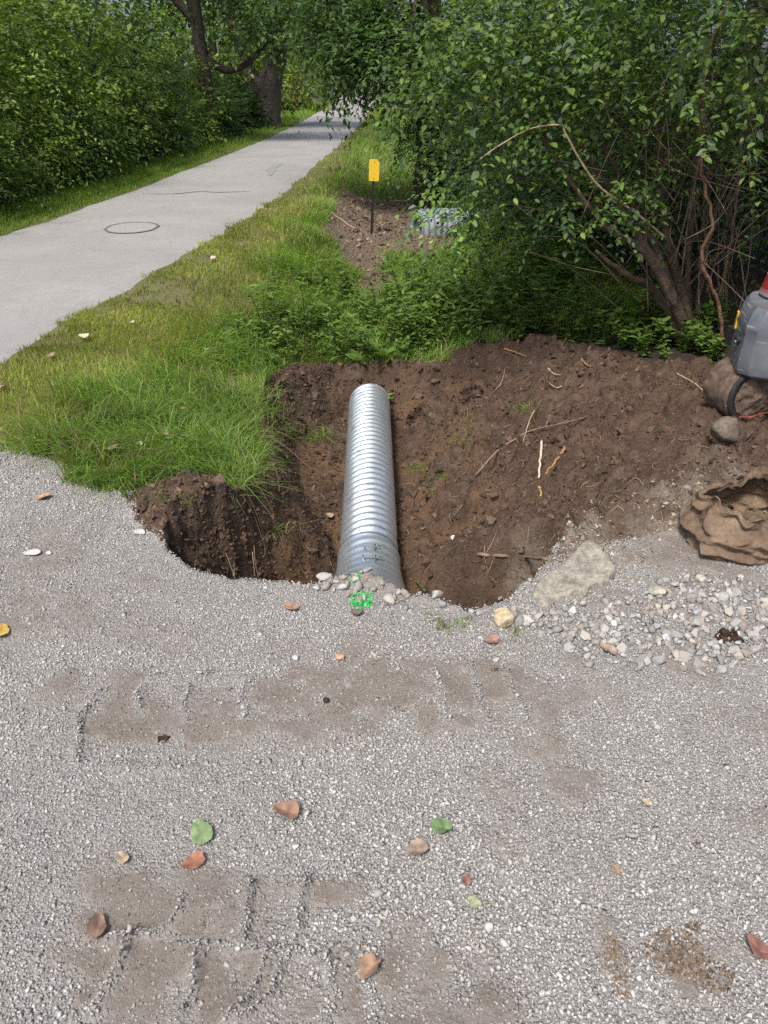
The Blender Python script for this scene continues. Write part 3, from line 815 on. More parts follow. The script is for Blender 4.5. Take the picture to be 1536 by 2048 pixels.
# flat slab of broken concrete
def slab():
    out = [gp(1062, 1192), gp(1085, 1165), gp(1130, 1140), gp(1165, 1100), gp(1195, 1108), gp(1222, 1140), gp(1226, 1158), gp(1180, 1185), gp(1140, 1195), gp(1090, 1215)]
    out = np.array(out); c = out.mean(0); k = len(out)
    fine = spline(np.vstack([np.c_[out, np.zeros(k)], [[*out[0], 0]]]), 61)[:-1, :2]
    n = len(fine)
    jit = .004 * rng.normal(size=fine.shape)
    V_, rings = [], [(1.0, -.07), (1.02, -.02), (1.0, .004), (.96, .012)] + [(s_, .014) for s_ in np.linspace(.9, .06, 16)]
    for s, z in rings:
        p = c + (fine + jit * (s > .95) - c) * s
        zz = z + .006 * fbm(p[:, 0] * 16, p[:, 1] * 16, 1, 4) + .02 * (p[:, 1] - c[1]) / .2
        V_.append(np.c_[p - c, zz])
    V_ = np.vstack(V_ + [[[0, 0, .014]]])
    a, b_ = np.meshgrid(np.arange(len(rings) - 1), np.arange(n), indexing='ij')
    q = np.stack([a * n + b_, a * n + (b_ + 1) % n, (a + 1) * n + (b_ + 1) % n, (a + 1) * n + b_], -1).reshape(-1, 4)
    L = (len(rings) - 1) * n; j = np.arange(n)
    t = np.stack([L + j, L + (j + 1) % n, np.full(n, len(V_) - 1)], 1)
    col = np.array((.29, .268, .225)) * (1 + .25 * fbm(V_[:, 0] * 40, V_[:, 1] * 40, 3, 4))[:, None]
    o = link('concrete_slab', np_mesh('concrete_slab', V_, [q, t], True, col), attr_mat('old_concrete', .95, 70, .35, .6, .006), None, (c[0], c[1], ground_z(*c) + .018))
    tag(o, 'flat broken slab of pale concrete sunk in the gravelly bank', 'concrete slab')
slab()

# ------------------------------------------------------------------ culvert pipe
m, nt, b = new_mat('galvanised_steel')
vor = N(nt, 'ShaderNodeTexVoronoi', i_Scale=38.0); nt.links.new(N(nt, 'ShaderNodeTexCoord').outputs['Object'], vor.inputs['Vector'])
n1 = noise(nt, 5, 5, .6); n2 = noise(nt, 60, 4)
c = mixc(nt, ramp(nt, vor.outputs['Color'], 0, 1), (.58, .65, .72), (.69, .76, .82))
c = mixc(nt, ramp(nt, n1.outputs['Fac'], .45, .72, 0, .5), c, (.50, .55, .60))
n4 = noise(nt, 2.6, 6, .75)
c = mixc(nt, ramp(nt, n4.outputs['Fac'], .66, .78, 0, .5), c, (.30, .24, .18))
nt.links.new(c, b.inputs['Base Color']); nt.links.new(ramp(nt, n4.outputs['Fac'], .66, .78, .76, .35), b.inputs['Metallic'])
nt.links.new(ramp(nt, n1.outputs['Fac'], .3, .7, .24, .36), b.inputs['Roughness'])
bump(nt, b, n2.outputs['Fac'], .08, .003)
M_GALV = m
M_BOLT = flat_mat('zinc_bolt', (.20, .21, .22), (.34, .35, .36), 60, .5, .2, .002, .9)
PIPE_A, PIPE_B = np.array((-.068, 2.55, -.572)), np.array((-.112, 5.60, -.555))
def pipe():
    root = empty('culvert_pipe', tuple((PIPE_A + PIPE_B) / 2 - np.array((0, 0, .15))))
    O = np.array(root.location)
    ax = PIPE_B - PIPE_A; Ln = np.linalg.norm(ax); ax /= Ln
    sx = np.cross(ax, (0, 0, 1)); sx /= np.linalg.norm(sx); up = np.cross(sx, ax)
    pitch, starts = .068, 1
    k = 44; th = np.arange(k) / k * 2 * math.pi
    def shell(s, rfun, name, mat, parent, thick=.004, ragged=0):
        s = np.asarray(s); S_, T_ = np.meshgrid(s, th, indexing='ij')
        R_ = rfun(S_, T_)
        Sj = S_ + (ragged * (S_ >= s[-1] - 1e-9) * fbm(np.cos(T_) * 2.5, np.sin(T_) * 2.5, 3, 3) if ragged else 0)
        n = len(s)
        def grid(R):
            return (PIPE_A - O) + Sj[..., None] * ax + (R * np.cos(T_))[..., None] * sx + (R * np.sin(T_))[..., None] * up
        Vo = grid(R_).reshape(-1, 3); Vi = grid(R_ - thick).reshape(-1, 3)
        a, c_ = np.meshgrid(np.arange(n - 1), np.arange(k), indexing='ij')
        q = np.stack([a * k + c_, a * k + (c_ + 1) % k, (a + 1) * k + (c_ + 1) % k, (a + 1) * k + c_], -1).reshape(-1, 4)
        off = n * k; j = np.arange(k); j2 = (j + 1) % k; L = (n - 1) * k
        e0 = np.stack([j, off + j, off + j2, j2], 1); e1 = np.stack([L + j, L + j2, off + L + j2, off + L + j], 1)
        return link(name, np_mesh(name, np.vstack([Vo, Vi]), [q, q[:, ::-1] + off, e0, e1], True), mat, parent)
    R0 = .147
    ph = lambda S_, T_: 2 * math.pi * S_ / pitch + starts * T_
    def rf(S_, T_):
        c_ = np.cos(ph(S_, T_))
        r = R0 + .0105 * np.sign(c_) * np.abs(c_) ** .8
        seam = np.cos(2 * math.pi * S_ / (7.5 * pitch) + T_)     # lock seam once per lead
        return r - .006 * np.exp(-((1 - seam) / .006)) + .0012 * fbm(S_ * 3, np.cos(T_) * 2, np.sin(T_) * 2, 3)
    shell(np.linspace(.30, Ln, int((Ln - .3) / pitch * 10)), rf, 'pipe_wall', M_GALV, root, .004, .012)
    # coupling band with its flared near rim
    def rb(S_, T_):
        c_ = np.cos(ph(S_, T_)); t = smooth((.78 - S_) / .35)
        return R0 + .012 + .0075 * c_ * (1 - .75 * t) + .045 * np.clip((.74 - S_) / .32, 0, 1.3) ** 1.5
    band = shell(np.linspace(.02, .86, 80), rb, 'coupling_band', M_GALV, root, .004)
    # overlapping lap of the band on top and its two draw bolts
    for s0 in (.575, .70):
        mb = MB()
        for t0, t1 in ((math.radians(98), math.radians(72)),):
            P = []
            for t in np.linspace(t0, t1, 8):
                r = R0 + .040 + .045 * max(0, (.74 - s0) / .32) ** 1.5
                P.append((PIPE_A - O) + s0 * ax + r * math.cos(t) * sx + r * math.sin(t) * up)
            P = np.array([P[0], P[-1]])
            P = np.linspace(P[0], P[1], 8)
            mb.add(*tube_geo(P, .0032, 8))
        bolt = mb.build('draw_bolt', M_BOLT, root)
        for t in (math.radians(97), math.radians(80)):
            mb = MB(); r = R0 + .024 + .045 * max(0, (.74 - s0) / .32) ** 1.5
            ctr = (PIPE_A - O) + s0 * ax + r * math.cos(t) * sx + r * math.sin(t) * up
            Vb, Fb = box_geo(-.003, .003, -.008, .008, -.012, .016)
            rad = math.cos(t) * sx + math.sin(t) * up; tan = -math.sin(t) * sx + math.cos(t) * up
            Vb = ctr + Vb[:, :1] * tan + Vb[:, 1:2] * ax + Vb[:, 2:] * rad
            mb.add(Vb, Fb); mb.build('lug', M_BOLT, bolt, False)
    tag(root, 'new galvanised corrugated steel culvert pipe lying in the trench', 'pipe')
pipe()

# old culvert end beyond the marker
def old_pipe():
    c0 = np.array(wp(832, 462, 11.0)); root = empty('old_culvert_pipe', tuple(c0))
    k = 32; th = np.arange(k) / k * 2 * math.pi; s = np.linspace(0, 1.6, 96)
    S_, T_ = np.meshgrid(s, th, indexing='ij'); R_ = .27 + .012 * np.cos(2 * math.pi * S_ / .085)
    d = np.array((.96, .26, .0)); d /= np.linalg.norm(d); sx = np.cross(d, (0, 0, 1)); sx /= np.linalg.norm(sx); up = np.cross(sx, d)
    Vs = []
    for R in (R_, R_ - .006):
        Vs.append((S_[..., None] * d + (R * np.cos(T_))[..., None] * sx + (R * np.sin(T_))[..., None] * up).reshape(-1, 3))
    n = len(s); a, c_ = np.meshgrid(np.arange(n - 1), np.arange(k), indexing='ij')
    q = np.stack([a * k + c_, a * k + (c_ + 1) % k, (a + 1) * k + (c_ + 1) % k, (a + 1) * k + c_], -1).reshape(-1, 4)
    off = n * k; j = np.arange(k); j2 = (j + 1) % k; L = (n - 1) * k
    link('pipe_wall', np_mesh('pipe_wall', np.vstack(Vs), [q, q[:, ::-1] + off, np.stack([j, off + j, off + j2, j2], 1), np.stack([L + j, L + j2, off + L + j2, off + L + j], 1)], True),
         flat_mat('dull_galvanised', (.20, .23, .26), (.31, .34, .38), 12, .7, .1, .004, .3), root)
    tag(root, 'old corrugated metal culvert half hidden in bushes by the marker', 'pipe')
old_pipe()

# ------------------------------------------------------------------ yellow marker
def marker():
    bx, by, bz = wp(743, 446, 10.9)
    gzz = ground_z(bx, by)
    root = empty('marker_sign', (bx, by, gzz))
    tx, ty, tz = wp(749, 318, 10.9)
    H = tz - gzz
    lean = (tx - bx) / H
    mp = flat_mat('dark_steel_post', (.02, .018, .016), (.05, .04, .035), 30, .6, .2, .003, .3)
    mb = MB(); Vb, Fb = box_geo(-.014, .014, -.006, .012, -.25, H - .02); mb.add(Vb, Fb)
    Vb, Fb = box_geo(-.018, -.012, -.014, -.006, -.25, H - .02); mb.add(Vb, Fb)
    Vb, Fb = box_geo(.012, .018, -.014, -.006, -.25, H - .02); mb.add(Vb, Fb)
    mb.build('post', mp, root, False)
    w, h, r = .066, .262, .018
    pts = []
    for cx_, cz_, a0 in ((w - r, h - r, 0), (-w + r, h - r, 90), (-w + r, r, 180), (w - r, r, 270)):
        for a in np.linspace(a0, a0 + 90, 6): pts.append((cx_ + r * math.cos(math.radians(a)), cz_ + r * math.sin(math.radians(a))))
    pts = np.array(pts); n = len(pts)
    Vp = np.vstack([np.c_[pts[:, 0], np.full(n, -.020), pts[:, 1]], np.c_[pts[:, 0], np.full(n, -.017), pts[:, 1]]])
    j = np.arange(n); j2 = (j + 1) % n
    pl = link('sign_plate', np_mesh('sign_plate', Vp, [np.arange(n)[None], (np.arange(n)[::-1] + n)[None], np.stack([j2, j, j + n, j2 + n], 1)], False),
              flat_mat('yellow_sign_face', (.72, .47, .025), (.80, .55, .05), 8, .45, .05, .002, 0, .4), root, (0, 0, H - h))
    for z in (.03, h - .03):
        mb = MB(); mb.add(*tube_geo(np.array([(0, -.018, z), (0, -.026, z)]), .005, 10)); mb.build('bolt', mp, pl)
    root.rotation_euler = (0, math.atan(lean), math.radians(4))
    tag(root, 'small yellow marker plate on a dark post beside the road', 'marker sign')
marker()

# ------------------------------------------------------------------ canvas sack
def sack():
    cx_, cy_ = gp(1472, 1072); z0 = ground_z(cx_, cy_) - .015
    root = empty('canvas_bag', (cx_, cy_, z0))
    k, n = 120, 46; th = np.arange(k) / k * 2 * math.pi
    u = np.linspace(0, 1, n)
    T_, U_ = np.meshgrid(th, u, indexing='xy')
    Hh = .215 + .024 * np.sin(T_ * 2 + 1.9) + .012 * np.sin(T_ * 5 + .4) + .009 * np.sin(T_ * 11 + 2.)
    bulge = .172 + .05 * np.sin(np.clip(U_ * 1.15, 0, 1) * math.pi) - .015 * U_
    fold = .016 * np.sin(U_ * 17 + 1.3 * np.sin(T_ * 2) + T_ * .7) * smooth(U_ / .2) + .010 * np.sin(U_ * 31 + 3 * np.sin(T_ * 3 + 1))
    crump = .022 * fbm(np.cos(T_) * 2.2, np.sin(T_) * 2.2, U_ * 3.0, 4) + .016 * U_ ** 2 * np.sin(T_ * 3 + 1) + .013 * U_ ** 4 * np.sin(T_ * 7)
    R_ = bulge + fold * .6 + crump + .006 * np.abs(fbm(np.cos(T_) * 7, np.sin(T_) * 7, U_ * 9, 4)) - .004 * fbm(np.cos(T_) * 16, np.sin(T_) * 16, U_ * 5, 3)
    R_ = R_ * np.where(U_ < .06, .80 + .2 * np.sqrt(np.clip(U_ / .06, 0, 1)), 1)
    Zz = U_ * Hh * (1 + .06 * fbm(np.cos(T_) * 3, np.sin(T_) * 3, U_, 3))
    X_, Y_ = R_ * np.cos(T_) * 1.16, R_ * np.sin(T_) * .95
    # inside wall turned back down
    def ring(s): return X_ * s, Y_ * s
    Vo = np.stack([X_, Y_, Zz], -1).reshape(-1, 3)
    Xi, Yi = X_ * .955, Y_ * .955
    Vi = np.stack([Xi, Yi, np.maximum(Zz - .002, .012)], -1).reshape(-1, 3)
    a, c_ = np.meshgrid(np.arange(n - 1), np.arange(k), indexing='ij')
    q = np.stack([a * k + c_, a * k + (c_ + 1) % k, (a + 1) * k + (c_ + 1) % k, (a + 1) * k + c_], -1).reshape(-1, 4)
    off = n * k; j = np.arange(k); j2 = (j + 1) % k; L = (n - 1) * k
    rim = np.stack([L + j, L + j2, off + L + j2, off + L + j], 1)
    Vall = np.vstack([Vo, Vi])
    m, nt, b = new_mat('muddy_canvas')
    n1 = noise(nt, 7, 6, .65); n2 = noise(nt, 60, 4); w = N(nt, 'ShaderNodeTexWave', i_Scale=160.0, i_Distortion=.6); nt.links.new(N(nt, 'ShaderNodeTexCoord').outputs['Object'], w.inputs['Vector'])
    c = mixc(nt, ramp(nt, n1.outputs['Fac'], .36, .62), (.115, .078, .055), (.27, .20, .14))
    c = mixc(nt, ramp(nt, n2.outputs['Fac'], .5, .75, 0, .5), c, (.10, .062, .042))
    nt.links.new(c, b.inputs['Base Color']); b.inputs['Roughness'].default_value = .95; b.inputs['Specular IOR Level'].default_value = .15
    hs = N(nt, 'ShaderNodeMath', operation='MULTIPLY_ADD'); nt.links.new(w.outputs['Fac'], hs.inputs[0]); hs.inputs[1].default_value = .15; nt.links.new(n2.outputs['Fac'], hs.inputs[2])
    bump(nt, b, hs.outputs[0], .6, .006)
    link('bag_wall', np_mesh('bag_wall', Vall, [q, q[:, ::-1] + off, rim], True), m, root)
    me = np_mesh('bag_lining_floor', np.vstack([np.stack([Xi[6], Yi[6], np.full(k, .03)], 1), [[0, 0, .02]]]), [np.stack([j, j2, np.full(k, k)], 1)], True)
    link('bag_floor', me, flat_mat('bag_soil', (.10, .075, .055), (.2, .16, .11), 30, .95, .6, .01), root)
    # stitched hem round the rim
    mb = MB(); P = np.stack([X_[-1] * .985, Y_[-1] * .985, Zz[-1]], 1); P = np.vstack([P, P[:1]])
    mb.add(*tube_geo(P, .0032, 6)); mb.build('rolled_hem', m, root)
    root.rotation_euler = (math.radians(3), math.radians(-4), math.radians(40))
    tag(root, 'crumpled muddy brown canvas bag with open top', 'bag')
sack()

# ------------------------------------------------------------------ mini excavator at the right edge
def excavator():
    root = empty('mini_excavator', (2.45, 4.2, 0.02))
    O = np.array(root.location)
    m, nt, b = new_mat('scuffed_grey_plastic')
    n1 = noise(nt, 4, 6, .7); n2 = noise(nt, 45, 5)
    tc = N(nt, 'ShaderNodeTexCoord'); mp = N(nt, 'ShaderNodeMapping'); mp.inputs['Scale'].default_value = (6, 6, 70)
    nt.links.new(tc.outputs['Object'], mp.inputs['Vector'])
    n3 = N(nt, 'ShaderNodeTexNoise', i_Scale=1.0, i_Detail=5.0); nt.links.new(mp.outputs[0], n3.inputs['Vector'])
    c = mixc(nt, ramp(nt, n1.outputs['Fac'], .35, .7), (.095, .107, .125), (.165, .18, .20))
    c = mixc(nt, ramp(nt, n3.outputs['Fac'], .60, .68, 0, .75), c, (.36, .36, .35))
    c = mixc(nt, ramp(nt, n2.outputs['Fac'], .62, .75, 0, .35), c, (.25, .19, .14))
    nt.links.new(c, b.inputs['Base Color']); nt.links.new(ramp(nt, n1.outputs['Fac'], .3, .7, .28, .5), b.inputs['Roughness'])
    bump(nt, b, n2.outputs['Fac'], .1, .003)
    M_W = m
    M_BLK = flat_mat('black_rubber', (.015, .015, .016), (.035, .033, .032), 20, .7, .3, .005)
    M_MUD = flat_mat('mud_crust', (.075, .052, .038), (.17, .125, .095), 18, .95, .8, .012)
    # plan of the counterweight, clockwise from the far left end
    plan = np.array([(2.45, 4.30), (2.15, 4.24), (1.93, 4.14), (1.838, 3.98), (1.805, 3.79), (1.84, 3.735), (2.00, 3.665), (2.30, 3.60), (2.65, 3.62), (2.95, 3.70), (3.10, 3.85), (3.15, 4.1), (3.0, 4.25), (2.7, 4.30)])
    ctr = np.array((2.48, 4.0))
    zb, zt = .300, .655
    def loft(pl, rings, name, mat, parent, closed=True, cap=True):
        V_ = []
        k = len(pl)
        for z, ins in rings:
            d = pl - ctr; L = np.linalg.norm(d, axis=1)[:, None]
            p = ctr + d * (1 - ins / L)
            V_.append(np.c_[p - O[:2], np.full(k, z - O[2])])
        V_ = np.vstack(V_); n = len(rings)
        a, c_ = np.meshgrid(np.arange(n - 1), np.arange(k if closed else k - 1), indexing='ij')
        q = np.stack([a * k + c_, a * k + (c_ + 1) % k, (a + 1) * k + (c_ + 1) % k, (a + 1) * k + c_], -1).reshape(-1, 4)
        fs = [q]
        if cap: fs += [np.arange(k)[None][:, ::-1], (np.arange(k) + (n - 1) * k)[None]]
        me_ = np_mesh(name, V_, fs, True); me_.set_sharp_from_angle(angle=math.radians(24))
        return link(name, me_, mat, parent)
    def dense(P, n):
        return spline(np.c_[P, np.zeros(len(P))], n)[:, :2]
    def poly_dense(P, n):
        P = np.asarray(P); t = np.linspace(0, len(P) - 1, n); return np.stack([np.interp(t, np.arange(len(P)), P[:, i]) for i in (0, 1)], 1)
    prof = [(zb + .0, .10), (zb + .004, .035), (zb + .02, .012), (zb + .06, 0.), (zb + .14, .0), (zb + .17, .006), (zb + .22, .006), (zb + .25, .0), (zb + .30, .012), (zb + .335, .025), (zb + .352, .040), (zt - .001, .06), (zt, .12)]
    left = dense(plan[:5], 30)
    pl_all = np.vstack([dense(plan[:4], 16), poly_dense(plan[3:7], 10)[1:], dense(plan[6:], 50)[1:]])
    body = loft(pl_all, prof, 'counterweight', M_W, root)
    # seam groove and raised right-hand panel of the rear face
    gp_ = dense(plan[5:8], 20)
    mb = MB()
    for i, wd in ((9, .006),):
        pts = []
        for z, ins in prof[1:-1]:
            d = gp_[i] - ctr; L = np.linalg.norm(d); p = ctr + d * (1 - (ins - .0015) / L); pts.append((p[0] - O[0], p[1] - O[1], z - O[2]))
        mb.add(*tube_geo(np.array(pts), wd, 6))
    mb.build('panel_seam', M_BLK, root)
    panel = dense(plan[6:11], 40)[5:]
    pr2 = [(zb + .02, .010), (zb + .03, -.006), (zb + .15, -.010), (zb + .20, -.004), (zb + .205, -.012), (zb + .29, .002), (zb + .335, .016), (zb + .34, .04)]
    loft(panel, pr2, 'rear_panel', M_W, root, closed=False, cap=False)
    # yellow reflector and lashing hole on the side face
    mb = MB(); Vb, Fb = box_geo(-.004, .004, -.022, .022, -.042, .042)
    ca_, sa_ = math.cos(-.32), math.sin(-.32); Vb = np.c_[Vb[:, 0] * ca_ - Vb[:, 1] * sa_, Vb[:, 0] * sa_ + Vb[:, 1] * ca_, Vb[:, 2]]
    mb.add(Vb + np.array((1.850 - O[0], 4.005 - O[1], .535 - O[2])), Fb)
    mb.build('reflector', flat_mat('yellow_reflector', (.75, .45, .03), (.85, .55, .05), 30, .3, .05, .001), root, False)
    mb = MB(); mb.add(*tube_geo(np.array([(1.803 - O[0] - .006, 3.855 - O[1], .475 - O[2]), (1.803 - O[0] + .03, 3.855 - O[1], .475 - O[2])]), [.021, .021], 20)); mb.build('lashing_hole', M_BLK, root)
    mb = MB(); mb.add(*tube_geo(np.array([(1.796 - O[0] - .004, 3.853 - O[1], .463 - O[2]), (1.80 - O[0] + .02, 3.853 - O[1], .463 - O[2])]), .010, 10)); mb.build('bolt', M_BOLT, root)
    # slewing deck, hood, seat and canopy (mostly beyond the frame)
    Mr = flat_mat('machine_paint', (.50, .10, .03), (.56, .13, .04), 6, .45, .05, .003)
    hood = [(zt + .0, .34), (zt + .02, .30), (zt + .30, .31), (zt + .36, .36), (zt + .37, .45)]
    loft(dense(np.array([(2.75, 4.75), (2.45, 4.45), (2.40, 4.0), (2.55, 3.75), (2.9, 3.75), (3.1, 3.95), (3.1, 4.4), (2.95, 4.7), (2.75, 4.75)]), 50)[:-1], [(zt, .0), (zt + .02, 0), (zt + .28, .02), (zt + .33, .06), (zt + .34, .12)], 'hood', Mr, root)
    mb = MB(); Vb, Fb = box_geo(-.35, .55, -.4, .45, .20, .30); mb.add(Vb, Fb); mb.build('slew_deck', M_BLK, root, False)
    mb = MB(); mb.add(*tube_geo(np.array([(.1, 0, .05), (.1, 0, .22)]), .28, 32)); mb.build('slew_ring', M_BLK, root, False)
    mb = MB(); Vb, Fb = box_geo(.30, .75, .0, .42, .90, 1.0); mb.add(Vb, Fb); Vb, Fb = box_geo(.25, .33, .0, .42, 1.0, 1.45); mb.add(Vb, Fb); mb.build('seat', M_BLK, root, False)
    for (a, c_) in ((.30, -.38), (.30, .48), (1.25, -.38), (1.25, .48)):
        mb = MB(); mb.add(*tube_geo(np.array([(a, c_, .62), (a, c_, 2.25)]), .028, 10)); mb.build('canopy_post', M_BLK, root)
    mb = MB(); Vb, Fb = box_geo(.2, 1.35, -.48, .58, 2.25, 2.32); mb.add(Vb, Fb); mb.build('canopy_roof', Mr, root, False)
    # tracks: belt with lugs, sprocket face crusted with mud
    def track(cx_, cy_, rz):
        t = empty('track'); t.parent = root; t.location = (cx_ - O[0], cy_ - O[1],   .185 - O[2]); t.rotation_euler = (0, 0, rz)
        R, Ln, W = .145, 1.15, .23        # local: belt runs along +x, axle along y
        pr = []
        for a in np.linspace(90, 270, 25): pr.append((R * math.cos(math.radians(a)), R * math.sin(math.radians(a))))
        for x in np.linspace(.06, Ln - .06, 18): pr.append((x, -R))
        for a in np.linspace(-90, 90, 25): pr.append((Ln + R * math.cos(math.radians(a)), R * math.sin(math.radians(a))))
        for x in np.linspace(Ln - .06, .06, 18): pr.append((x, R - .012 * math.sin(x / Ln * math.pi)))
        pr = np.array(pr); k = len(pr)
        nrm = np.gradient(np.vstack([pr[-1:], pr, pr[:1]]), axis=0)[1:-1]; nrm = np.stack([nrm[:, 1], -nrm[:, 0]], 1); nrm /= np.linalg.norm(nrm, axis=1)[:, None]
        if (nrm[0] @ pr[0]) < 0: nrm = -nrm
        V_ = []
        for off, y in ((0, 0), (.010, .004), (.010, W - .004), (0, W), (-.022, W), (-.022, 0)):
            p = pr + nrm * off; V_.append(np.c_[p[:, 0], np.full(k, y), p[:, 1]])
        V_ = np.vstack(V_); a, c_ = np.meshgrid(np.arange(6), np.arange(k), indexing='ij')
        q = np.stack([a * k + c_, a * k + (c_ + 1) % k, ((a + 1) % 6) * k + (c_ + 1) % k, ((a + 1) % 6) * k + c_], -1).reshape(-1, 4)
        link('track_belt', np_mesh('track_belt', V_, [q], True), M_BLK, t)
        mb = MB()      # mud caked on the outside of the belt, leaving its edge bare
        n = 26; P2 = []
        yy = np.linspace(.016, W - .004, n)
        for y in yy:
            h = .012 + .012 * np.abs(fbm(pr[:, 0] * 14, y * 14 + 0 * pr[:, 0], pr[:, 1] * 14, 3)) * (1 if .03 < y < W - .01 else .3)
            if y == yy[0] or y == yy[-1]: h = 0 * h + .008
            p = pr + nrm * h[:, None]; P2.append(np.c_[p[:, 0], np.full(k, y), p[:, 1]])
        a, c_ = np.meshgrid(np.arange(n - 1), np.arange(k), indexing='ij')
        mb.add(np.vstack(P2), [np.stack([a * k + c_, a * k + (c_ + 1) % k, (a + 1) * k + (c_ + 1) % k, (a + 1) * k + c_], -1).reshape(-1, 4)])
        mb.build('caked_mud', M_MUD, t)
        for x in (0, Ln):
            nr, k2 = 14, 60; th2 = np.arange(k2) / k2 * 2 * math.pi; P3 = []
            for r in np.linspace(.004, R - .024, nr):
                yv = -.004 - .05 * (1 - (r / R) ** 2) * (.7 if r < .05 else .55) + .010 * fbm(np.cos(th2) * r * 40, np.sin(th2) * r * 40, x + 2, 4) + .012
                P3.append(np.stack([x + r * np.cos(th2), yv, r * np.sin(th2)], 1))
            a, c_ = np.meshgrid(np.arange(nr - 1), np.arange(k2), indexing='ij')
            link('sprocket', np_mesh('sprocket', np.vstack(P3), [np.stack([a * k2 + c_, (a + 1) * k2 + c_, (a + 1) * k2 + (c_ + 1) % k2, a * k2 + (c_ + 1) % k2], -1).reshape(-1, 4)], True), M_MUD, t)
        mb = MB(); Vb, Fb = box_geo(.05, Ln - .05, .04, W - .04, -.07, .07); mb.add(Vb, Fb); mb.build('track_frame', M_MUD, t, False)
        for x in (.3, .55, .8):
            mb = MB(); mb.add(*tube_geo(np.array([(x, .02, -.07), (x, W - .02, -.07)]), .05, 16)); mb.build('roller', M_BLK, t)
    track(1.945, 3.80, math.radians(14))
    track(2.5, 4.70, math.radians(14))
    tag(root, 'scuffed dark grey mini excavator with muddy tracks at the right edge', 'excavator')
excavator()

def pail():
    bx, by, bz = 2.085, 3.98, .655
    root = empty('paint_pail', (bx, by, bz))
    k = 64; th = np.arange(k) / k * 2 * math.pi
    def R(z): return .152 - .11 * z
    M_WH = flat_mat('white_plastic', (.72, .72, .72), (.80, .80, .79), 12, .4, .03, .002)
    M_RED = flat_mat('red_label', (.50, .03, .02), (.56, .04, .03), 12, .4, .03, .002)
    M_DRED = flat_mat('dark_red_label', (.22, .02, .018), (.28, .03, .025), 12, .4, .03, .002)
    def band(z0, z1, off, name, mat, parent, cap=False):
        V_ = np.vstack([np.stack([(R(z) + off) * np.cos(th), (R(z) + off) * np.sin(th), np.full(k, z)], 1) for z in (z0, z1)])
        j = np.arange(k); j2 = (j + 1) % k
        f = [np.stack([j, j2, j2 + k, j + k], 1)]
        if cap: f += [np.arange(k)[None][:, ::-1], (np.arange(k) + k)[None]]
        return link(name, np_mesh(name, V_, f, True), mat, parent)
    body = band(0, .335, 0, 'pail_body', M_WH, root, True)
    lab = band(.030, .095, .0015, 'label_band', M_DRED, body)
    band(.018, .024, .0015, 'label_band', M_RED, body)
    band(.150, .215, .0015, 'label_band', M_RED, body)
    # the cropped white lettering: only the left ends of strokes are in view
    band(.095, .150, .0012, 'label_band', M_RED, body)
    mb = MB()
    for i in range(46):
        t = i / 46 * 2 * math.pi
        z0 = .098 + .006 * (i % 3); z1 = .146 - .005 * ((i * 2) % 3)
        V_ = []
        for z in (z0, z1):
            for dt in (-.045, .045):
                tt = t + dt + (.03 if (i % 2 and z == z1) else 0); r = R(z) + .003
                V_.append((r * math.cos(tt), r * math.sin(tt), z))
        mb.add(np.array(V_), [np.array([[0, 1, 3, 2]])])
    mb.build('lettering', M_WH, body, False)
    band(.312, .345, .008, 'lid', M_WH, root, True)
    root.rotation_euler = (math.radians(2), math.radians(6), 0)
    tag(root, 'white pail with red label standing on the excavator', 'pail')
pail()

# ------------------------------------------------------------------ leaves and grass generators
def unit(v): return v / (np.linalg.norm(v, axis=-1, keepdims=True) + 1e-9)

def leaves_geo(pos, axis, nrm, L, W, cols, fine=False, curl=.12, hexa=False):
    axis = unit(axis); side = unit(np.cross(axis, nrm)); nrm = np.cross(side, axis)
    L = L[:, None]; W = W[:, None]; n = len(pos)
    if hexa:
        h = nrm * W * .16
        pts = [pos, pos + axis * L * .30 - side * W * .46 + h, pos + axis * L * .66 - side * W * .40 + h * .6 - nrm * L * curl * .4, pos + axis * L - nrm * L * curl,
               pos + axis * L * .66 + side * W * .40 + h * .6 - nrm * L * curl * .4, pos + axis * L * .30 + side * W * .46 + h]
        V_ = np.stack(pts, 1); k = 6
        f = np.array([[0, 3, 2, 1], [0, 5, 4, 3]])
    elif not fine:
        pts = [pos, pos + axis * L * .45 - side * W * .5 + nrm * W * .14, pos + axis * L - nrm * L * curl, pos + axis * L * .45 + side * W * .5 + nrm * W * .14]
        V_ = np.stack(pts, 1); k = 4
        f = np.array([[0, 2, 1], [0, 3, 2]])
    else:
        prof = [(0, 0, 0), (.22, .40, .10), (.5, .5, .13), (.78, .30, .06), (1, 0, 0)]
        pts = []
        for s, w, h in prof[1:4]:
            d = -nrm * L * curl * s * s
            pts += [pos + axis * L * s - side * W * w + nrm * W * h + d, pos + axis * L * s + d, pos + axis * L * s + side * W * w + nrm * W * h + d]
        pts = [pos] + pts + [pos + axis * L - nrm * L * curl]
        V_ = np.stack(pts, 1); k = 11
        f = None
        tri = np.array([[0, 2, 1], [0, 3, 2], [7, 8, 10], [8, 9, 10]]); quad = np.array([[1, 2, 5, 4], [2, 3, 6, 5], [4, 5, 8, 7], [5, 6, 9, 8]])
    off = (np.arange(n) * k)[:, None, None]
    C_ = np.repeat(cols[:, None, :], k, 1).reshape(-1, 3)
    if f is not None: return V_.reshape(-1, 3), [(f[None] + off).reshape(-1, f.shape[1])], C_
    return V_.reshape(-1, 3), [(tri[None] + off).reshape(-1, 3), (quad[None] + off).reshape(-1, 4)], C_

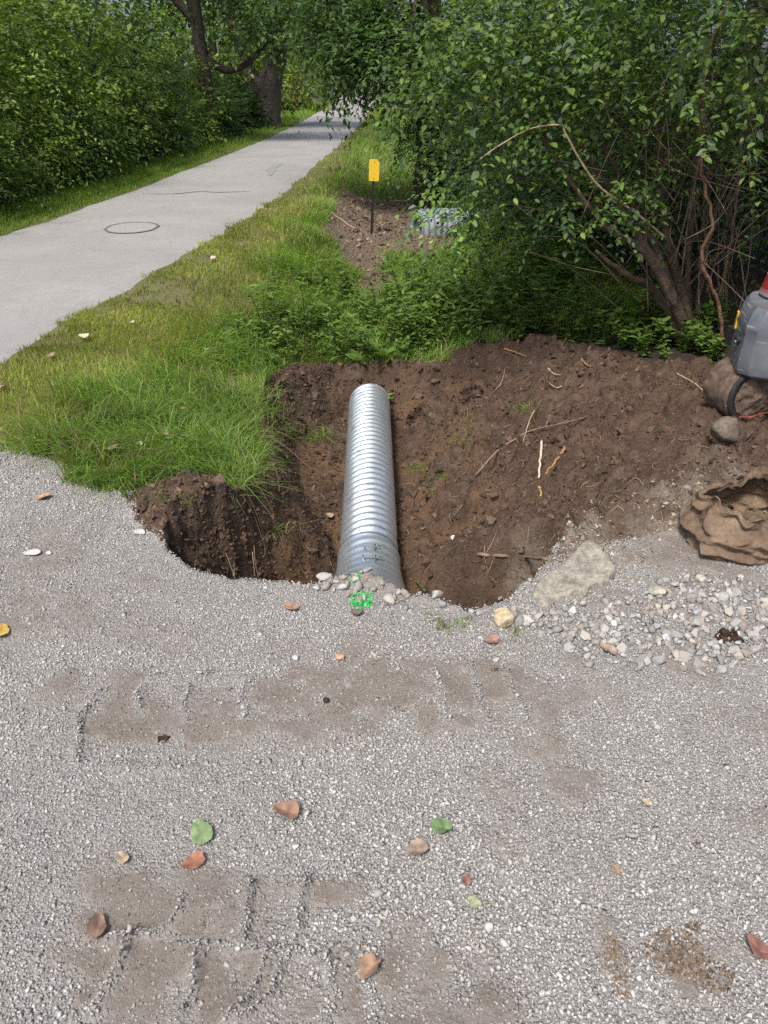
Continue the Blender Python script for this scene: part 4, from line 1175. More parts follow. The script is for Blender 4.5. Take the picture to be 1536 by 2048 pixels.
def sprays(P0, Dr, ln, nl, lL, lW, pal, jitter=.16, droop=.35, tint=None):
    """leaf sprays: nl leaves alternating along each drooping twig; returns leaf arrays"""
    n = len(P0); Dr = unit(Dr)
    s = (np.arange(nl) + .5) / nl
    S_ = s[None, :, None] * ln[:, None, None]
    pos = P0[:, None] + Dr[:, None] * S_
    pos[..., 2] -= droop * S_[..., 0] ** 2 / (ln[:, None] + 1e-6)
    up = np.array((0, 0, 1.0)); side = unit(np.cross(Dr, up + .001))[:, None]
    sg = np.where(np.arange(nl) % 2, 1, -1)[None, :, None]
    ax = .55 * Dr[:, None] + .75 * side * sg + rng.normal(0, .28, (n, nl, 3)) + np.array((0, 0, -.25))
    nr = up + .35 * rng.normal(size=(n, nl, 3)) + .15 * Dr[:, None]
    pos = pos + rng.normal(0, jitter, (n, nl, 3)) * ln[:, None, None] * .35
    sc = rng.uniform(.7, 1.25, (n, nl))
    pal = np.asarray(pal); c = pal[rng.integers(0, len(pal), (n, nl))] * rng.uniform(.75, 1.25, (n, nl, 1))
    if tint is not None: c = c * tint[:, None, None]
    r = lambda a: a.reshape(-1, 3)
    return r(pos), r(ax), r(nr), (lL * sc).ravel(), (lW * sc).ravel(), r(c)

PAL_DARK = [(.060, .115, .036), (.080, .140, .042), (.050, .100, .040), (.100, .160, .048)]
PAL_MID = [(.100, .175, .046), (.125, .205, .050), (.080, .150, .046), (.155, .225, .056)]
PAL_LIGHT = [(.155, .245, .052), (.20, .28, .058), (.135, .22, .054), (.235, .305, .07)]
PAL_YEL_SUN = [(.20, .26, .03), (.24, .29, .04), (.16, .23, .03)]
PAL_BLUE = [(.066, .120, .066), (.085, .140, .078), (.056, .105, .058), (.10, .155, .08)]

def crown_points(c, rad, n, seed, lump=.35, freq=2.2, gap=.25, inner=.45, top_only=False):
    """start points of sprays in a lumpy ellipsoid, thinned where the crown has holes"""
    u = unit(rng.normal(size=(n * 2, 3)))
    if top_only: u[:, 2] = np.abs(u[:, 2])
    f = fbm(u[:, 0] * freq + seed, u[:, 1] * freq, u[:, 2] * freq, 3)
    keep = fbm(u[:, 0] * 3.4 + seed * 3, u[:, 1] * 3.4 + 9, u[:, 2] * 3.4, 2) > -.55 + gap
    u, f = u[keep][:n], f[keep][:n]
    r = (inner + (1 - inner) * rng.random(len(u)) ** .6) * (1 + lump * f)
    P = np.asarray(c) + u * r[:, None] * np.asarray(rad)
    return P, u

def bush(name, loc, crowns, n, leaf, pal, label, cat, group=None, stems=None, nl=9, spl=.45, fine=False, gap=.2, stem_col=(.10, .075, .055), min_z=.03, droop=.35, lump=.35):
    """crowns: list of (centre xyz, radii xyz, share); a plant of its own with crown and stems"""
    root = empty(name, loc)
    O = np.array(loc)
    A = []
    tot = sum(s for _, _, s in crowns)
    for i, (c, rad, s) in enumerate(crowns):
        P, u = crown_points(c, rad, max(4, int(n * s / tot / nl)), rng.uniform(0, 50), gap=gap, lump=lump)
        d = u * .9 + rng.normal(0, .45, u.shape) + np.array((0, 0, .12))
        tint = 1 + .6 * fbm(P[:, 0] * 1.1, P[:, 1] * 1.1, P[:, 2] * 1.1, 2)
        A.append(sprays(P, d, np.full(len(P), spl) * rng.uniform(.6, 1.3, len(P)), nl, leaf[0], leaf[1], pal, tint=tint, droop=droop))
    A = [np.concatenate(z) for z in zip(*A)]
    k = A[0][:, 2] > min_z
    A = [z[k] for z in A]
    V_, F_, C_ = leaves_geo(*A, fine=fine)
    o = link('crown', np_mesh('crown', V_ - O, F_, False, C_), M_LEAF, root); o['kind'] = 'stuff'
    mb = MB()
    for pth, r0, r1 in (stems or []):
        P = spline(np.array(pth) - O, max(6, 4 * len(pth)))
        mb.add(*tube_geo(P, np.linspace(r0, r1, len(P)), 8 if r0 > .05 else 6, .10), np.array(stem_col) * rng.uniform(.8, 1.2))
    if stems: mb.build('trunk' if cat == 'tree' else 'stems', M_BARK, root)
    return tag(root, label, cat, group)

def auto_stems(base, crowns, k, r0):
    out = []
    b = np.array(base)
    for i in range(k):
        c, rad, _ = crowns[i % len(crowns)]
        e = np.array(c) + unit(rng.normal(size=3)) * np.array(rad) * .6
        m_ = b * .45 + e * .55 + rng.normal(0, .08, 3)
        out.append(([b + np.r_[rng.normal(0, .05, 2), -.1], m_, e], r0 * rng.uniform(.6, 1.1), r0 * .2))
    return out

# ------------------------------------------------------------------ shrubs and trees left of the lane
def left_shrub(y, dx, r, h, n, leaf, pal, label, name='shrub', group='shrubs lining the left side of the lane', seed=0):
    x = float(xl(y)) - dx - r
    z = ground_z(x, y)
    cr = [((x, y, z + h * .50), (r * rng.uniform(.85, 1.1), r * 1.05, h * rng.uniform(.46, .6)), 1.0), ((x + r * .35, y - r * .2, z + h * .25), (r * .7, r * .9, h * .28), .5)]
    return bush(name, (x, y, z), cr, n, leaf, pal, label, 'shrub', group, auto_stems((x, y, z), cr, 6, .035), lump=.6, gap=.38)
LS = [
    (7.6, .75, 1.1, 2.4, 8775, (0.080, 0.046), PAL_BLUE, 'leafy bluish shrub beside the grass at the left edge'),
    (9.4, .65, 1.1, 1.7, 10125, (0.076, 0.044), PAL_MID, 'low rounded shrub at the left edge with pale leaf tips'),
    (11.0, .55, 1.0, 2.1, 10125, (0.072, 0.042), PAL_MID, 'dark dense shrub above the near end of the left grass strip'),
    (12.8, .60, 1.1, 2.5, 10800, (0.068, 0.040), PAL_LIGHT, 'broad shrub with mid green sprays level with the manhole cover'),
    (14.8, .55, 1.1, 1.8, 8100, (0.092, 0.052), PAL_MID, 'low dark shrub at the roadside past the manhole cover'),
    (17.0, .60, 1.2, 2.4, 7425, (0.104, 0.058), PAL_LIGHT, 'rounded shrub halfway along the left grass strip'),
    (19.6, .65, 1.2, 2.2, 6750, (0.108, 0.060), PAL_DARK, 'dark green shrub at the widest part of the left grass strip'),
    (22.6, .75, 1.2, 1.9, 6075, (0.120, 0.068), PAL_LIGHT, 'low shrub in front of the dark upright trunk'),
    (26.0, .80, 1.2, 1.3, 5130, (0.136, 0.076), PAL_DARK, 'shrub at the foot of the gnarled trunk'),
    (30.0, .80, 1.3, 1.3, 4860, (0.152, 0.084), PAL_DARK, 'dark hedge like shrub just past the gnarled trunk'),
    (35.0, .9, 1.5, 1.6, 4320, (0.176, 0.096), PAL_DARK, 'farthest dark shrub where the left grass strip narrows'),
]
for (y, dx, r, h, n, lf, pal, lab) in LS:
    left_shrub(y, dx, r, h, n, lf, pal, lab)

def tree(name, x, y, z0, paths, crowns, n, leaf, pal, label, group=None, col=(.06, .048, .04), nl=9, spl=.7, gap=.15, droop=.35):
    return bush(name, (x, y, z0), crowns, n, leaf, pal, label, 'tree', group, paths, nl=nl, spl=spl, gap=gap, stem_col=col, droop=droop)

# second row: young trees with light tops
for (x, y, h, r, n, pal, lab) in [
    (-7.6, 9.2, 4.6, 1.5, 8000, PAL_MID, 'leafy young tree rising behind the left edge shrubs'),
    (-7.0, 12.6, 5.0, 1.6, 9000, PAL_LIGHT, 'light green young tree at upper left above the dark shrubs'),
    (-6.6, 16.2, 5.2, 1.6, 9000, PAL_LIGHT, 'light green bushy tree left of the dark upright trunk'),
    (-6.9, 20.5, 5.6, 1.7, 8000, PAL_MID, 'mid green bushy tree just left of the dark upright trunk'),
    (-9.6, 14.5, 7.0, 2.4, 8000, PAL_DARK, 'tall dark tree behind the light green trees'),
    (-11.0, 21.0, 8.0, 2.8, 7000, PAL_DARK, 'tall dark tree deep in the left woods'),
    (-10.5, 9.0, 7.0, 2.4, 7000, PAL_DARK, 'tall dark tree behind the left edge of the photo'),
]:
    z = ground_z(x, y)
    cr = [((x, y, z + h * .58), (r, r, h * .42), 1.0), ((x + .2, y - .3, z + h * .28), (r * .9, r * .9, h * .25), .6)]
    st = [([(x, y, z - .2), (x + rng.normal(0, .1), y, z + h * .45), (x + rng.normal(0, .2), y, z + h * .9)], .10, .03)] + auto_stems((x, y, z + h * .3), cr, 5, .04)
    tree('leafy_tree', x, y, z, st, cr, int(n * .7), (.14, .078), pal, lab, 'young trees in the left woods', gap=.42)

# dark upright trunk
x, y, _ = wp(408, 165, 23.5); z = ground_z(x, y)
st = [([(x, y, z - .3), (x + .02, y, z + 1.8), (x - .05, y, z + 3.6), (x + .1, y, z + 7.5)], .21, .14),
      ([(x + .1, y, z + 2.0), (x + .7, y + .1, z + 1.75), (x + 1.4, y + .2, z + 2.1), (x + 2.4, y + .2, z + 3.2)], .11, .05),
      ([(x, y, z + 2.8), (x - .8, y + .1, z + 3.6), (x - 1.8, y, z + 4.8)], .14, .05)]
cr = [((x - .9, y, z + 4.4), (1.5, 1.5, 1.2), .8), ((x + 1.9, y + .5, z + 3.7), (1.2, 1.3, 1.0), .8), ((x, y, z + 7.3), (3.0, 3.0, 1.8), 1.2), ((x + 1.6, y - .2, z + 2.9), (.6, .6, .35), .2)]
tree('maple_tree', x, y, z, st, cr, 6500, (.17, .10), PAL_DARK, 'tree with dark upright trunk and side limb left of the lane', gap=.4)
# gnarled trunk
x, y, _ = wp(533, 186, 31); z = ground_z(x, y) + .1
st = [([(x, y, z - .3), (x + .02, y, z + .8), (x + .30, y, z + 1.7), (x + .62, y, z + 2.7), (x + .8, y, z + 5.0)], .50, .25),
      ([(x - .15, y, z + .9), (x - .55, y + .2, z + 1.7), (x - 1.0, y + .2, z + 3.0), (x - 1.5, y, z + 5)], .26, .12),
      ([(x + .3, y, z + 2.0), (x + 1.3, y, z + 2.9), (x + 2.6, y, z + 3.4)], .16, .06)]
cr = [((x - .9, y - .5, z + 3.4), (1.7, 1.4, 1.2), 1), ((x + 1.7, y - .6, z + 3.3), (1.7, 1.5, 1.0), 1), ((x, y, z + 6.6), (3.5, 3.2, 2.0), 1)]
tree('old_tree', x, y, z, st, cr, 6000, (.21, .12), PAL_MID, 'old tree with thick ridged leaning trunk beyond the left shrubs', col=(.13, .11, .095), gap=.4)
# yellow green bush beyond; its sunlight is put into a brighter leaf palette
x, y, _ = wp(588, 165, 46); z = 0.
cr = [((x, y, 1.4), (2.2, 2.0, 1.6), 1.0), ((x - 1.0, y + 2, 2.6), (2.2, 2.0, 1.8), .8)]
bush('sun_tinted_bush', (x, y, z), cr, 5000, (.20, .12), PAL_YEL_SUN, 'yellow green bush brightened in colour as if sunlit, beyond the gnarled trunk', 'shrub', None, auto_stems((x, y, 0), cr, 5, .05), spl=.8)
# far trees closing the view
for i, (x, y, h, r, pal, lab) in enumerate([(-9.5, 50, 7, 3.6, PAL_LIGHT, 'far pale green tree seen left of the gnarled trunk'), (-14, 40, 9, 4, PAL_MID, 'far tree filling the gap left of the dark trunk'),
                                      (-13.0, 92, 9, 4.5, PAL_LIGHT, 'farthest tree left of the end of the lane'), (3.5, 60, 9, 4.2, PAL_MID, 'far tree right of the end of the lane'),
                                      (-8, 74, 8, 4.5, PAL_LIGHT, 'far light tree behind the yellow green bush'), (-16, 60, 11, 5, PAL_MID, 'tall far tree deep behind the left woods')]):
    cr = [((x, y, h * .55), (r, r, h * .5), 1.0)]
    st = [([(x, y, -.2), (x, y, h * .5), (x + .3, y, h * .9)], .3, .08)]
    tree('far_tree', x, y, 0., st, cr, 4500, (.34, .2), pal, lab, 'far trees', spl=1.4, gap=.2)

# ------------------------------------------------------------------ right of the lane
# tree whose boughs hang over the lane
tx, ty, _ = wp(858, 70, 13.5); tz = ground_z(tx, ty)
st = [([(tx + .1, ty, tz - .2), (tx + .05, ty, tz + 1.4), (tx, ty, tz + 2.6), (tx - .1, ty, tz + 6.0)], .26, .15)]
boughs = []
cr = []
for (bx, by, bY) in [(705, 60, 12.6), (690, 40, 13.2), (770, 85, 12.2), (695, 110, 12.8), (730, 10, 13.0), (810, 135, 12.0), (680, 75, 13.4), (760, 60, 12.4), (660, 10, 13.8), (752, 105, 12.7)]:
    e = np.array(wp(bx, by, bY)); s0 = np.array((tx, ty, tz + rng.uniform(2.4, 3.6)))
    mid = (s0 + e) / 2 + np.array((0, 0, .35))
    st.append(([s0, mid, e, e + np.array((-.25, -.05, -.28))], .05, .008))
    cr.append((tuple(e), (.62, .6, .34), 1.0))
cr += [((tx - .6, ty, tz + 4.4), (2.4, 2.2, 1.5), 3.0), ((tx + 1.2, ty + .5, tz + 4.6), (2.2, 2.2, 1.6), 2.5)]
tree('overhanging_tree', tx, ty, tz, st, cr, 15000, (.105, .048), PAL_DARK, 'dark tree with boughs hanging low over the lane', spl=.42, gap=.15, droop=.75)
# dark twigs hanging against the bright lane
x, y, z = wp(690, 195, 12.6)
# shrub masses
RS = [
    ((1.75, 17.0), 1.5, 3.2, 6000, (.10, .05), PAL_DARK, 'dark shrub hugging the right side of the far lane'),
    ((1.65, 13.2), 1.25, 3.0, 8000, (.085, .042), PAL_DARK, 'dark shrub right of the lane behind the yellow marker'),
    ((2.2, 11.6), 1.15, 2.9, 9000, (.078, .040), PAL_BLUE, 'bluish green shrub drooping over the old culvert'),
    ((2.4, 9.5), 1.1, 2.4, 9500, (.070, .037), PAL_BLUE, 'broad shrub with drooping sprays right of the bare patch'),
    ((2.15, 7.9), 1.0, 2.0, 10000, (.062, .036), PAL_DARK, 'dense dark shrub behind the weeds at the trench end'),
    ((3.2, 8.2), 1.3, 2.9, 8000, (.07, .04), PAL_DARK, 'dark shrub in the middle of the right thicket'),
    ((4.6, 7.4), 1.4, 3.0, 8000, (.07, .04), PAL_DARK, 'dark shrub at the back of the right thicket'),
    ((5.2, 5.6), 1.3, 2.8, 7000, (.07, .04), PAL_DARK, 'dark shrub behind the excavator'),
]
for (xy, r, h, n, lf, pal, lab) in RS:
    x, y = xy; z = ground_z(x, y)
    cr = [((x, y, z + h * .55), (r, r, h * .48), 1.0), ((x - r * .35, y - r * .3, z + h * .35), (r * .7, r * .7, h * .3), .5)]
    bush('shrub', (x, y, z), cr, n, lf, pal, lab, 'shrub', 'shrubs of the right thicket', auto_stems((x, y, z), cr, 7, .03), spl=.36, droop=.6)
# tall trees behind, closing the canopy
for (x, y, h, r, n, lab) in [(4.2, 10.5, 8, 2.6, 8000, 'tall dark tree rising behind the right thicket'), (6.8, 8.0, 8, 2.8, 7000, 'tall dark tree far back in the right thicket'),
                             (3.4, 15.5, 8, 2.4, 6000, 'tall dark tree beyond the overhanging boughs'), (7.2, 4.6, 7, 2.4, 6000, 'tall dark tree at the far right behind the excavator')]:
    z = ground_z(x, y)
    cr = [((x, y, z + h * .6), (r, r, h * .4), 1.0), ((x - .5, y - .5, z + h * .3), (r * .9, r * .9, h * .22), .7)]
    st = [([(x, y, z - .2), (x + .1, y, z + h * .5), (x, y, z + h * .9)], .18, .05)]
    tree('woodland_tree', x, y, z, st, cr, n, (.12, .065), PAL_DARK, lab, 'tall trees of the right woods', gap=.1)
# added tree, mostly out of frame, whose crowns shade the hollow of the thicket
x, y = 4.3, 5.9; z = ground_z(x, y)
cr = [((3.3, 5.0, 3.0), (1.5, 1.0, .8), 1.0), ((2.2, 5.2, 3.3), (1.5, 1.1, .7), 1.0), ((1.5, 6.3, 3.2), (1.4, 1.2, .8), 1.0), ((2.6, 4.4, 3.2), (1.7, .9, .5), 1.0), ((1.6, 5.2, 3.3), (1.2, .9, .5), .8), ((4.6, 5.6, 4.6), (2.2, 1.8, 1.3), 1.2), ((2.6, 6.8, 4.2), (2.2, 1.6, 1.1), 1.2)]
st = [([(x, y, z - .2), (x + .05, y, z + 1.6), (x - .1, y, z + 3), (x, y, z + 5)], .13, .05), ([(x, y, z + 2.2), (3.3, 5.4, 2.9), (2.3, 5.3, 3.2)], .05, .015), ([(x, y, z + 2.8), (2.9, 6.2, 3.6), (1.6, 6.4, 3.4)], .05, .015)]
tree('added_shade_tree', x, y, z, st, cr, 19000, (.095, .05), PAL_MID, 'added tree out of view above the right thicket, shading its hollow', spl=.45, gap=.15)

# ------------------------------------------------------------------ arching honeysuckle with bare stems
def arching_shrub():
    bx, by = 2.13, 5.25; bz = ground_z(bx, by)
    root = empty('arching_shrub', (bx, by, bz)); O = np.array((bx, by, bz))
    def path(pts): return np.array([wp(*p) for p in pts])
    base_ = (1383, 705, 5.2)
    main = [
        ([base_, (1350, 600, 5.2), (1290, 490, 5.3), (1220, 380, 5.4), (1130, 250, 5.4), (1050, 170, 5.3)], .045, .008),
        ([base_, (1310, 585, 5.15), (1250, 548, 5.0), (1190, 500, 4.9)], .035, .010),
        ([(1388, 705, 5.25), (1362, 580, 5.4), (1325, 430, 5.5), (1315, 280, 5.6), (1300, 120, 5.6)], .042, .010),
        ([base_, (1335, 560, 5.3), (1270, 410, 5.5), (1190, 260, 5.6), (1120, 120, 5.7)], .034, .007),
        ([(1380, 690, 5.2), (1300, 520, 5.0), (1200, 440, 4.9), (1120, 330, 5.0), (1050, 230, 5.0), (960, 200, 5.1)], .026, .006),
        ([(1390, 705, 5.3), (1375, 560, 5.6), (1390, 380, 5.8), (1420, 200, 6.0)], .03, .007),
        ([(1395, 705, 5.3), (1400, 560, 5.5), (1440, 400, 5.6), (1500, 260, 5.6)], .022, .006),
    ]
    for pts, r0, r1 in main:
        mb = MB(); P = spline(path(pts) - O, 22); P += rng.normal(0, .006, P.shape)
        mb.add(*tube_geo(P, np.linspace(r0, r1, 22), 8, .08), (.115, .088, .066)); mb.build('stem', M_BARK, root)
    # pale arching cane
    mb = MB(); P = spline(path([(1335, 480, 4.9), (1270, 425, 4.75), (1200, 375, 4.65), (1160, 320, 4.6), (1130, 265, 4.6), (1120, 250, 4.6), (1060, 258, 4.55), (1000, 290, 4.5), (960, 318, 4.45)]) - O, 40)
    mb.add(*tube_geo(P, np.linspace(.0075, .003, 40), 6), (.34, .25, .18)); mb.build('cane', M_BARK, root)
    # many thin shoots
    mb = MB()
    for i in range(50):
        p0 = np.array(wp(rng.uniform(1230, 1420), rng.uniform(340, 640), rng.uniform(5.0, 5.8)))
        ang = rng.uniform(-1.25, .75)
        ln = rng.uniform(.5, 1.5)
        d = np.array((math.sin(ang), rng.uniform(-.4, .4), math.cos(ang) * .9 + .1))
        e = p0 + d * ln + np.array((math.sin(ang) * .15, 0, -.12 * abs(math.sin(ang))))
        mid = (p0 + e) / 2 + rng.normal(0, .06, 3) + np.array((0, 0, .08))
        P = spline(np.array([p0, mid, e]) - O, 10)
        mb.add(*tube_geo(P, np.linspace(rng.uniform(.003, .007), .0018, 10), 5), np.array((.12, .092, .07)) * rng.uniform(.4, 1.8))
    for i in range(46):   # pale dry twigs on the outside
        p0 = np.array(wp(rng.uniform(1150, 1530), rng.uniform(180, 560), rng.uniform(4.75, 5.3)))
        ang = rng.normal(-.2, .9); ln = rng.uniform(.2, .75)
        e = p0 + np.array((math.sin(ang), rng.uniform(-.3, .3), math.cos(ang))) * ln
        P = spline(np.array([p0, (p0 + e) / 2 + rng.normal(0, .04, 3), e]) - O, 9)
        mb.add(*tube_geo(P, np.linspace(rng.uniform(.002, .0038), .001, 9), 4), np.array((.30, .23, .17)) * rng.uniform(.6, 1.3))
    for i in range(16):   # straight dead canes on the right
        a = wp(rng.uniform(1370, 1500), rng.uniform(560, 700), rng.uniform(5.3, 6.2)); b_ = wp(rng.uniform(1380, 1540), rng.uniform(180, 420), rng.uniform(5.3, 6.2))
        P = spline(np.array([a, (np.array(a) + b_) / 2 + rng.normal(0, .05, 3), b_]) - O, 10)
        mb.add(*tube_geo(P, np.linspace(.006, .002, 10), 5), np.array((.22, .17, .13)) * rng.uniform(.6, 1.4))
    mb.build('thin_shoots', M_BARK, root)['kind'] = 'stuff'
    # foliage: dome of sprays over the stems plus curtains
    P0, D0, LN, T0 = [], [], [], []
    def zone(n, xa, xb, ya, yb, Ya, Yb, dirx=-.5, ln=.34, f=None):
        for _ in range(n):
            px, py = rng.uniform(xa, xb), rng.uniform(ya, yb)
            if f is not None and rng.random() > f(px, py): continue
            p = np.array(wp(px, py, rng.uniform(Ya, Yb)))
            P0.append(p); D0.append(np.array((dirx + rng.normal(0, .6), rng.normal(-.35, .5), rng.normal(-.05, .35)))); LN.append(ln * rng.uniform(.6, 1.3)); T0.append(1 + .35 * vnoise(px / 70., py / 70., 3.))
    zone(480, 850, 1280, 40, 330, 4.7, 6.0, f=lambda a, b_: 1.0 if b_ < 250 - .10 * abs(a - 1000) else .25)
    zone(300, 950, 1536, -60, 190, 4.5, 6.0)
    zone(130, 860, 1080, 240, 560, 5.6, 6.6, f=lambda a, b_: .8 if a < 950 else .4)
    zone(40, 1100, 1320, 350, 470, 4.6, 5.0, dirx=0., ln=.2)
    zone(26, 1180, 1420, 150, 330, 5.3, 6.2)
    zone(60, 1380, 1600, 0, 330, 4.4, 5.6, dirx=.0)
    zone(170, 1240, 1640, 200, 560, 6.2, 7.2, f=lambda a, b_: .7)
    n0 = len(T0); zone(16, 880, 1000, 320, 420, 4.9, 5.4, dirx=-.9); T0[n0:] = [2.0] * (len(T0) - n0)  # a few sprays with leaf colour brightened to look lit
    P0, D0, LN, T0 = np.array(P0), np.array(D0), np.array(LN), np.array(T0)
    pal = PAL_MID + PAL_BLUE + PAL_MID + PAL_LIGHT[:2]
    A = sprays(P0, D0, LN, 17, .043, .025, pal, tint=T0, droop=.6)
    t = A[0][:, 1] * math.cos(PITCH) - (A[0][:, 2] - CAM_Z) * math.sin(PITCH)
    ok = np.abs(A[0][:, 0] / t) < .5
    inv = np.where(ok, A[3] / t, 0) * rng.uniform(.7, 1, len(t))
    order = np.argsort(-inv); big, small = order[:296], order[296:]
    V_, F_, C_ = leaves_geo(*[z[small] for z in A], hexa=True)
    o = link('crown', np_mesh('crown', V_ - O, F_, True, C_), M_LEAF, root); o['kind'] = 'stuff'
    # the largest leaves singly, from shared meshes
    protos = []
    for c in [np.array(q) * s for q in (PAL_MID[0], PAL_MID[1], PAL_BLUE[1], PAL_LIGHT[0], PAL_LIGHT[2], (.13, .17, .09)) for s in (.9, 1.25)]:
        v, f, cc = leaves_geo(np.zeros((1, 3)), np.array([[0, 1., 0]]), np.array([[0, 0, 1.]]), np.array([1.]), np.array([rng.uniform(.52, .68)]), c[None], True, rng.uniform(.05, .3))
        me = np_mesh('leaf', v, f, True, cc); me.materials.append(M_LEAF); protos.append(me)
    for i in big:
        ax = unit(A[1][i]); nr = A[2][i]; sd = unit(np.cross(ax, nr)); nr = np.cross(sd, ax)
        o = bpy.data.objects.new('leaf', protos[rng.integers(0, len(protos))])
        M_ = Matrix(np.stack([sd, ax, nr], 1).tolist()).to_4x4()
        COL.objects.link(o); o.parent = root
        L = A[3][i] * 1.15
        o.matrix_local = Matrix.Translation(Vector(A[0][i] - O)) @ M_ @ Matrix.Scale(L, 4)
    tag(root, 'large arching shrub with bare brown stems right of the trench', 'shrub')
arching_shrub()

# vines hanging in front of the thicket
def vine(pts, r, col, label, leaves_px=()):
    P = np.array([wp(*p) for p in pts]); root = empty('vine', tuple(P[0])); O = P[0]
    mb = MB(); Q_ = spline(P - O, 44); Q_ += rng.normal(0, .004, Q_.shape); mb.add(*tube_geo(Q_, np.linspace(r, r * .5, 44), 7, .12), col); mb.build('vine_stem', M_BARK, root)
    pos = np.array([wp(*q) for q in leaves_px]) if len(leaves_px) else np.zeros((0, 3))
    for p in pos:
        L = rng.uniform(.085, .125)
        v, f, cc = leaves_geo(np.zeros((1, 3)), np.array([[rng.normal(0, .3), -.15, -1.]]), np.array([[rng.normal(0, .4), -1., .35]]), np.array([L]), np.array([L * .72]), np.array([[.17, .25, .10]]) * rng.uniform(.7, 1.2), True, .25)
        link('leaf', np_mesh('leaf', v, f, True, cc), M_LEAF, root, tuple(p - O))
    tag(root, label, 'vine')
vine([(1447, 700, 4.9), (1437, 610, 4.85), (1408, 540, 4.8), (1405, 500, 4.8), (1425, 440, 4.8), (1403, 350, 4.8), (1402, 220, 4.8), (1415, 120, 4.8), (1445, 30, 4.8), (1500, -60, 4.9)], .013, (.20, .115, .08),
     'reddish brown vine snaking up right of the arching shrub', [(1408, 70, 4.75), (1372, 95, 4.7), (1360, 160, 4.7), (1365, 210, 4.7), (1412, 105, 4.7), (1385, 190, 4.7)])
vine([(1438, 600, 5.4), (1468, 440, 5.4), (1478, 330, 5.4), (1482, 220, 5.4), (1500, 80, 5.4)], .010, (.17, .12, .09), 'thin brown vine rising straight beside the reddish vine',
     [(1475, 290, 5.3), (1455, 70, 5.2), (1490, 170, 5.2), (1502, 175, 5.2), (1520, 165, 5.2)])

# ------------------------------------------------------------------ weeds
def weed_proto(kind):
    mb_s = MB(); A = []
    ns = {'tall': 5, 'broad': 1, 'low': 4}[kind]
    for s in range(ns):
        a = rng.uniform(0, 6.28); h = {'tall': rng.uniform(.28, .5), 'broad': .06, 'low': rng.uniform(.12, .24)}[kind]
        e = np.array((math.cos(a) * h * .35, math.sin(a) * h * .35, h))
        P = spline(np.array([(0, 0, -.02), e * np.array((.4, .4, .6)), e]), 6)
        mb_s.add(*tube_geo(P, np.linspace(.004, .0015, 6), 4), (.07, .10, .03))
        nlv = {'tall': 16, 'broad': 9, 'low': 11}[kind]
        for i in range(nlv):
            t = (i + 1) / nlv; p = P[min(5, int(t * 5.9))] + rng.normal(0, .004, 3)
            aa = i * 2.4 + a
            ax = np.array((math.cos(aa), math.sin(aa), {'tall': .25, 'broad': .6, 'low': .3}[kind] + rng.normal(0, .15)))
            L = {'tall': .07, 'broad': .17, 'low': .055}[kind] * rng.uniform(.6, 1.2)
            A.append((p, ax, np.array((0, 0, 1.)) + rng.normal(0, .25, 3), L, L * {'tall': .34, 'broad': .42, 'low': .55}[kind], np.array([(.15, .25, .05), (.125, .22, .045), (.19, .29, .06)][rng.integers(0, 3)]) * rng.uniform(.75, 1.15)))
    arr = [np.array(z) for z in zip(*A)]
    v, f, c = leaves_geo(*arr, fine=True)
    ml = np_mesh('weed_leaves', v, f, True, c); ml.materials.append(M_LEAF)
    ms = np_mesh('weed_stems', np.concatenate(mb_s.v), mb_s.f, True, np.concatenate(mb_s.c)); ms.materials.append(M_BARK)
    return ms, ml
def lushness_w(x, y):
    return float(smooth((x - xr(y) - .8) / .3))
WP = {k: [weed_proto(k) for _ in range(4)] for k in ('tall', 'broad', 'low')}
def weed(kind, x, y, s, label, group):
    root = empty('weed_plant', (x, y, ground_z(x, y) - .01))
    ms, ml = WP[kind][rng.integers(0, 4)]
    a = link('stems', ms, None, root); b_ = link('foliage', ml, None, root)
    root.scale = (s,) * 3; root.rotation_euler = (rng.normal(0, .12), rng.normal(0, .12), rng.uniform(0, 6.28))
    return tag(root, label, 'weed', group)
cnt = 0
SP = [(745, 700, 1.1), (775, 715, 1.0), (720, 715, .8), (760, 735, .8), (700, 690, .8)]
for i_, (px, py, s) in enumerate(SP):
    x, y = gp(px, py, -.32)
    weed('broad', x, y, s, 'broad leaved weed growing on the lip behind the pipe, ' + ordinal(SP, i_), 'broad leaved weeds behind the pipe')
while cnt < 150:
    px, py = rng.uniform(520, 1160), rng.uniform(590, 715)
    x, y = gp(px, py, -.25 if px < 900 else -.05)
    if max(poly_sd(x, y, PIT), poly_sd(x, y, SPOIL)) > -.06 or poly_sd(x, y, PATCH) > -.05 or (px < 640 and py < 640) or y < 5.2: continue
    weed('tall' if (rng.random() < .35 or px > 850) else 'low', x, y, rng.uniform(.7, 1.25), 'bushy green weed in the thick growth behind the trench', 'weeds behind the trench'); cnt += 1
cnt = 0
while cnt < 60:
    px, py = rng.uniform(430, 760), rng.uniform(540, 745)
    x, y = gp(px, py, -.2)
    if max(poly_sd(x, y, PIT), poly_sd(x, y, SPOIL)) > -.08 or poly_sd(x, y, PATCH) > -.05 or lushness_w(x, y) < .6: continue
    weed('low', x, y, rng.uniform(.5, .95), 'small broadleaf weed among the long grass of the ditch side', 'weeds among the long grass'); cnt += 1
cnt = 0
while cnt < 55:
    px, py = rng.uniform(800, 1120), rng.uniform(440, 640)
    if px < 940 and py < 560: continue
    x, y = gp(px, py, -.15)
    if poly_sd(x, y, PATCH) > -.1 or px < 790 + (py - 440) * -.1: continue
    weed('tall', x, y, rng.uniform(.9, 1.6), 'tall leafy weed at the foot of the right shrubs', 'weeds under the right shrubs'); cnt += 1
cnt = 0
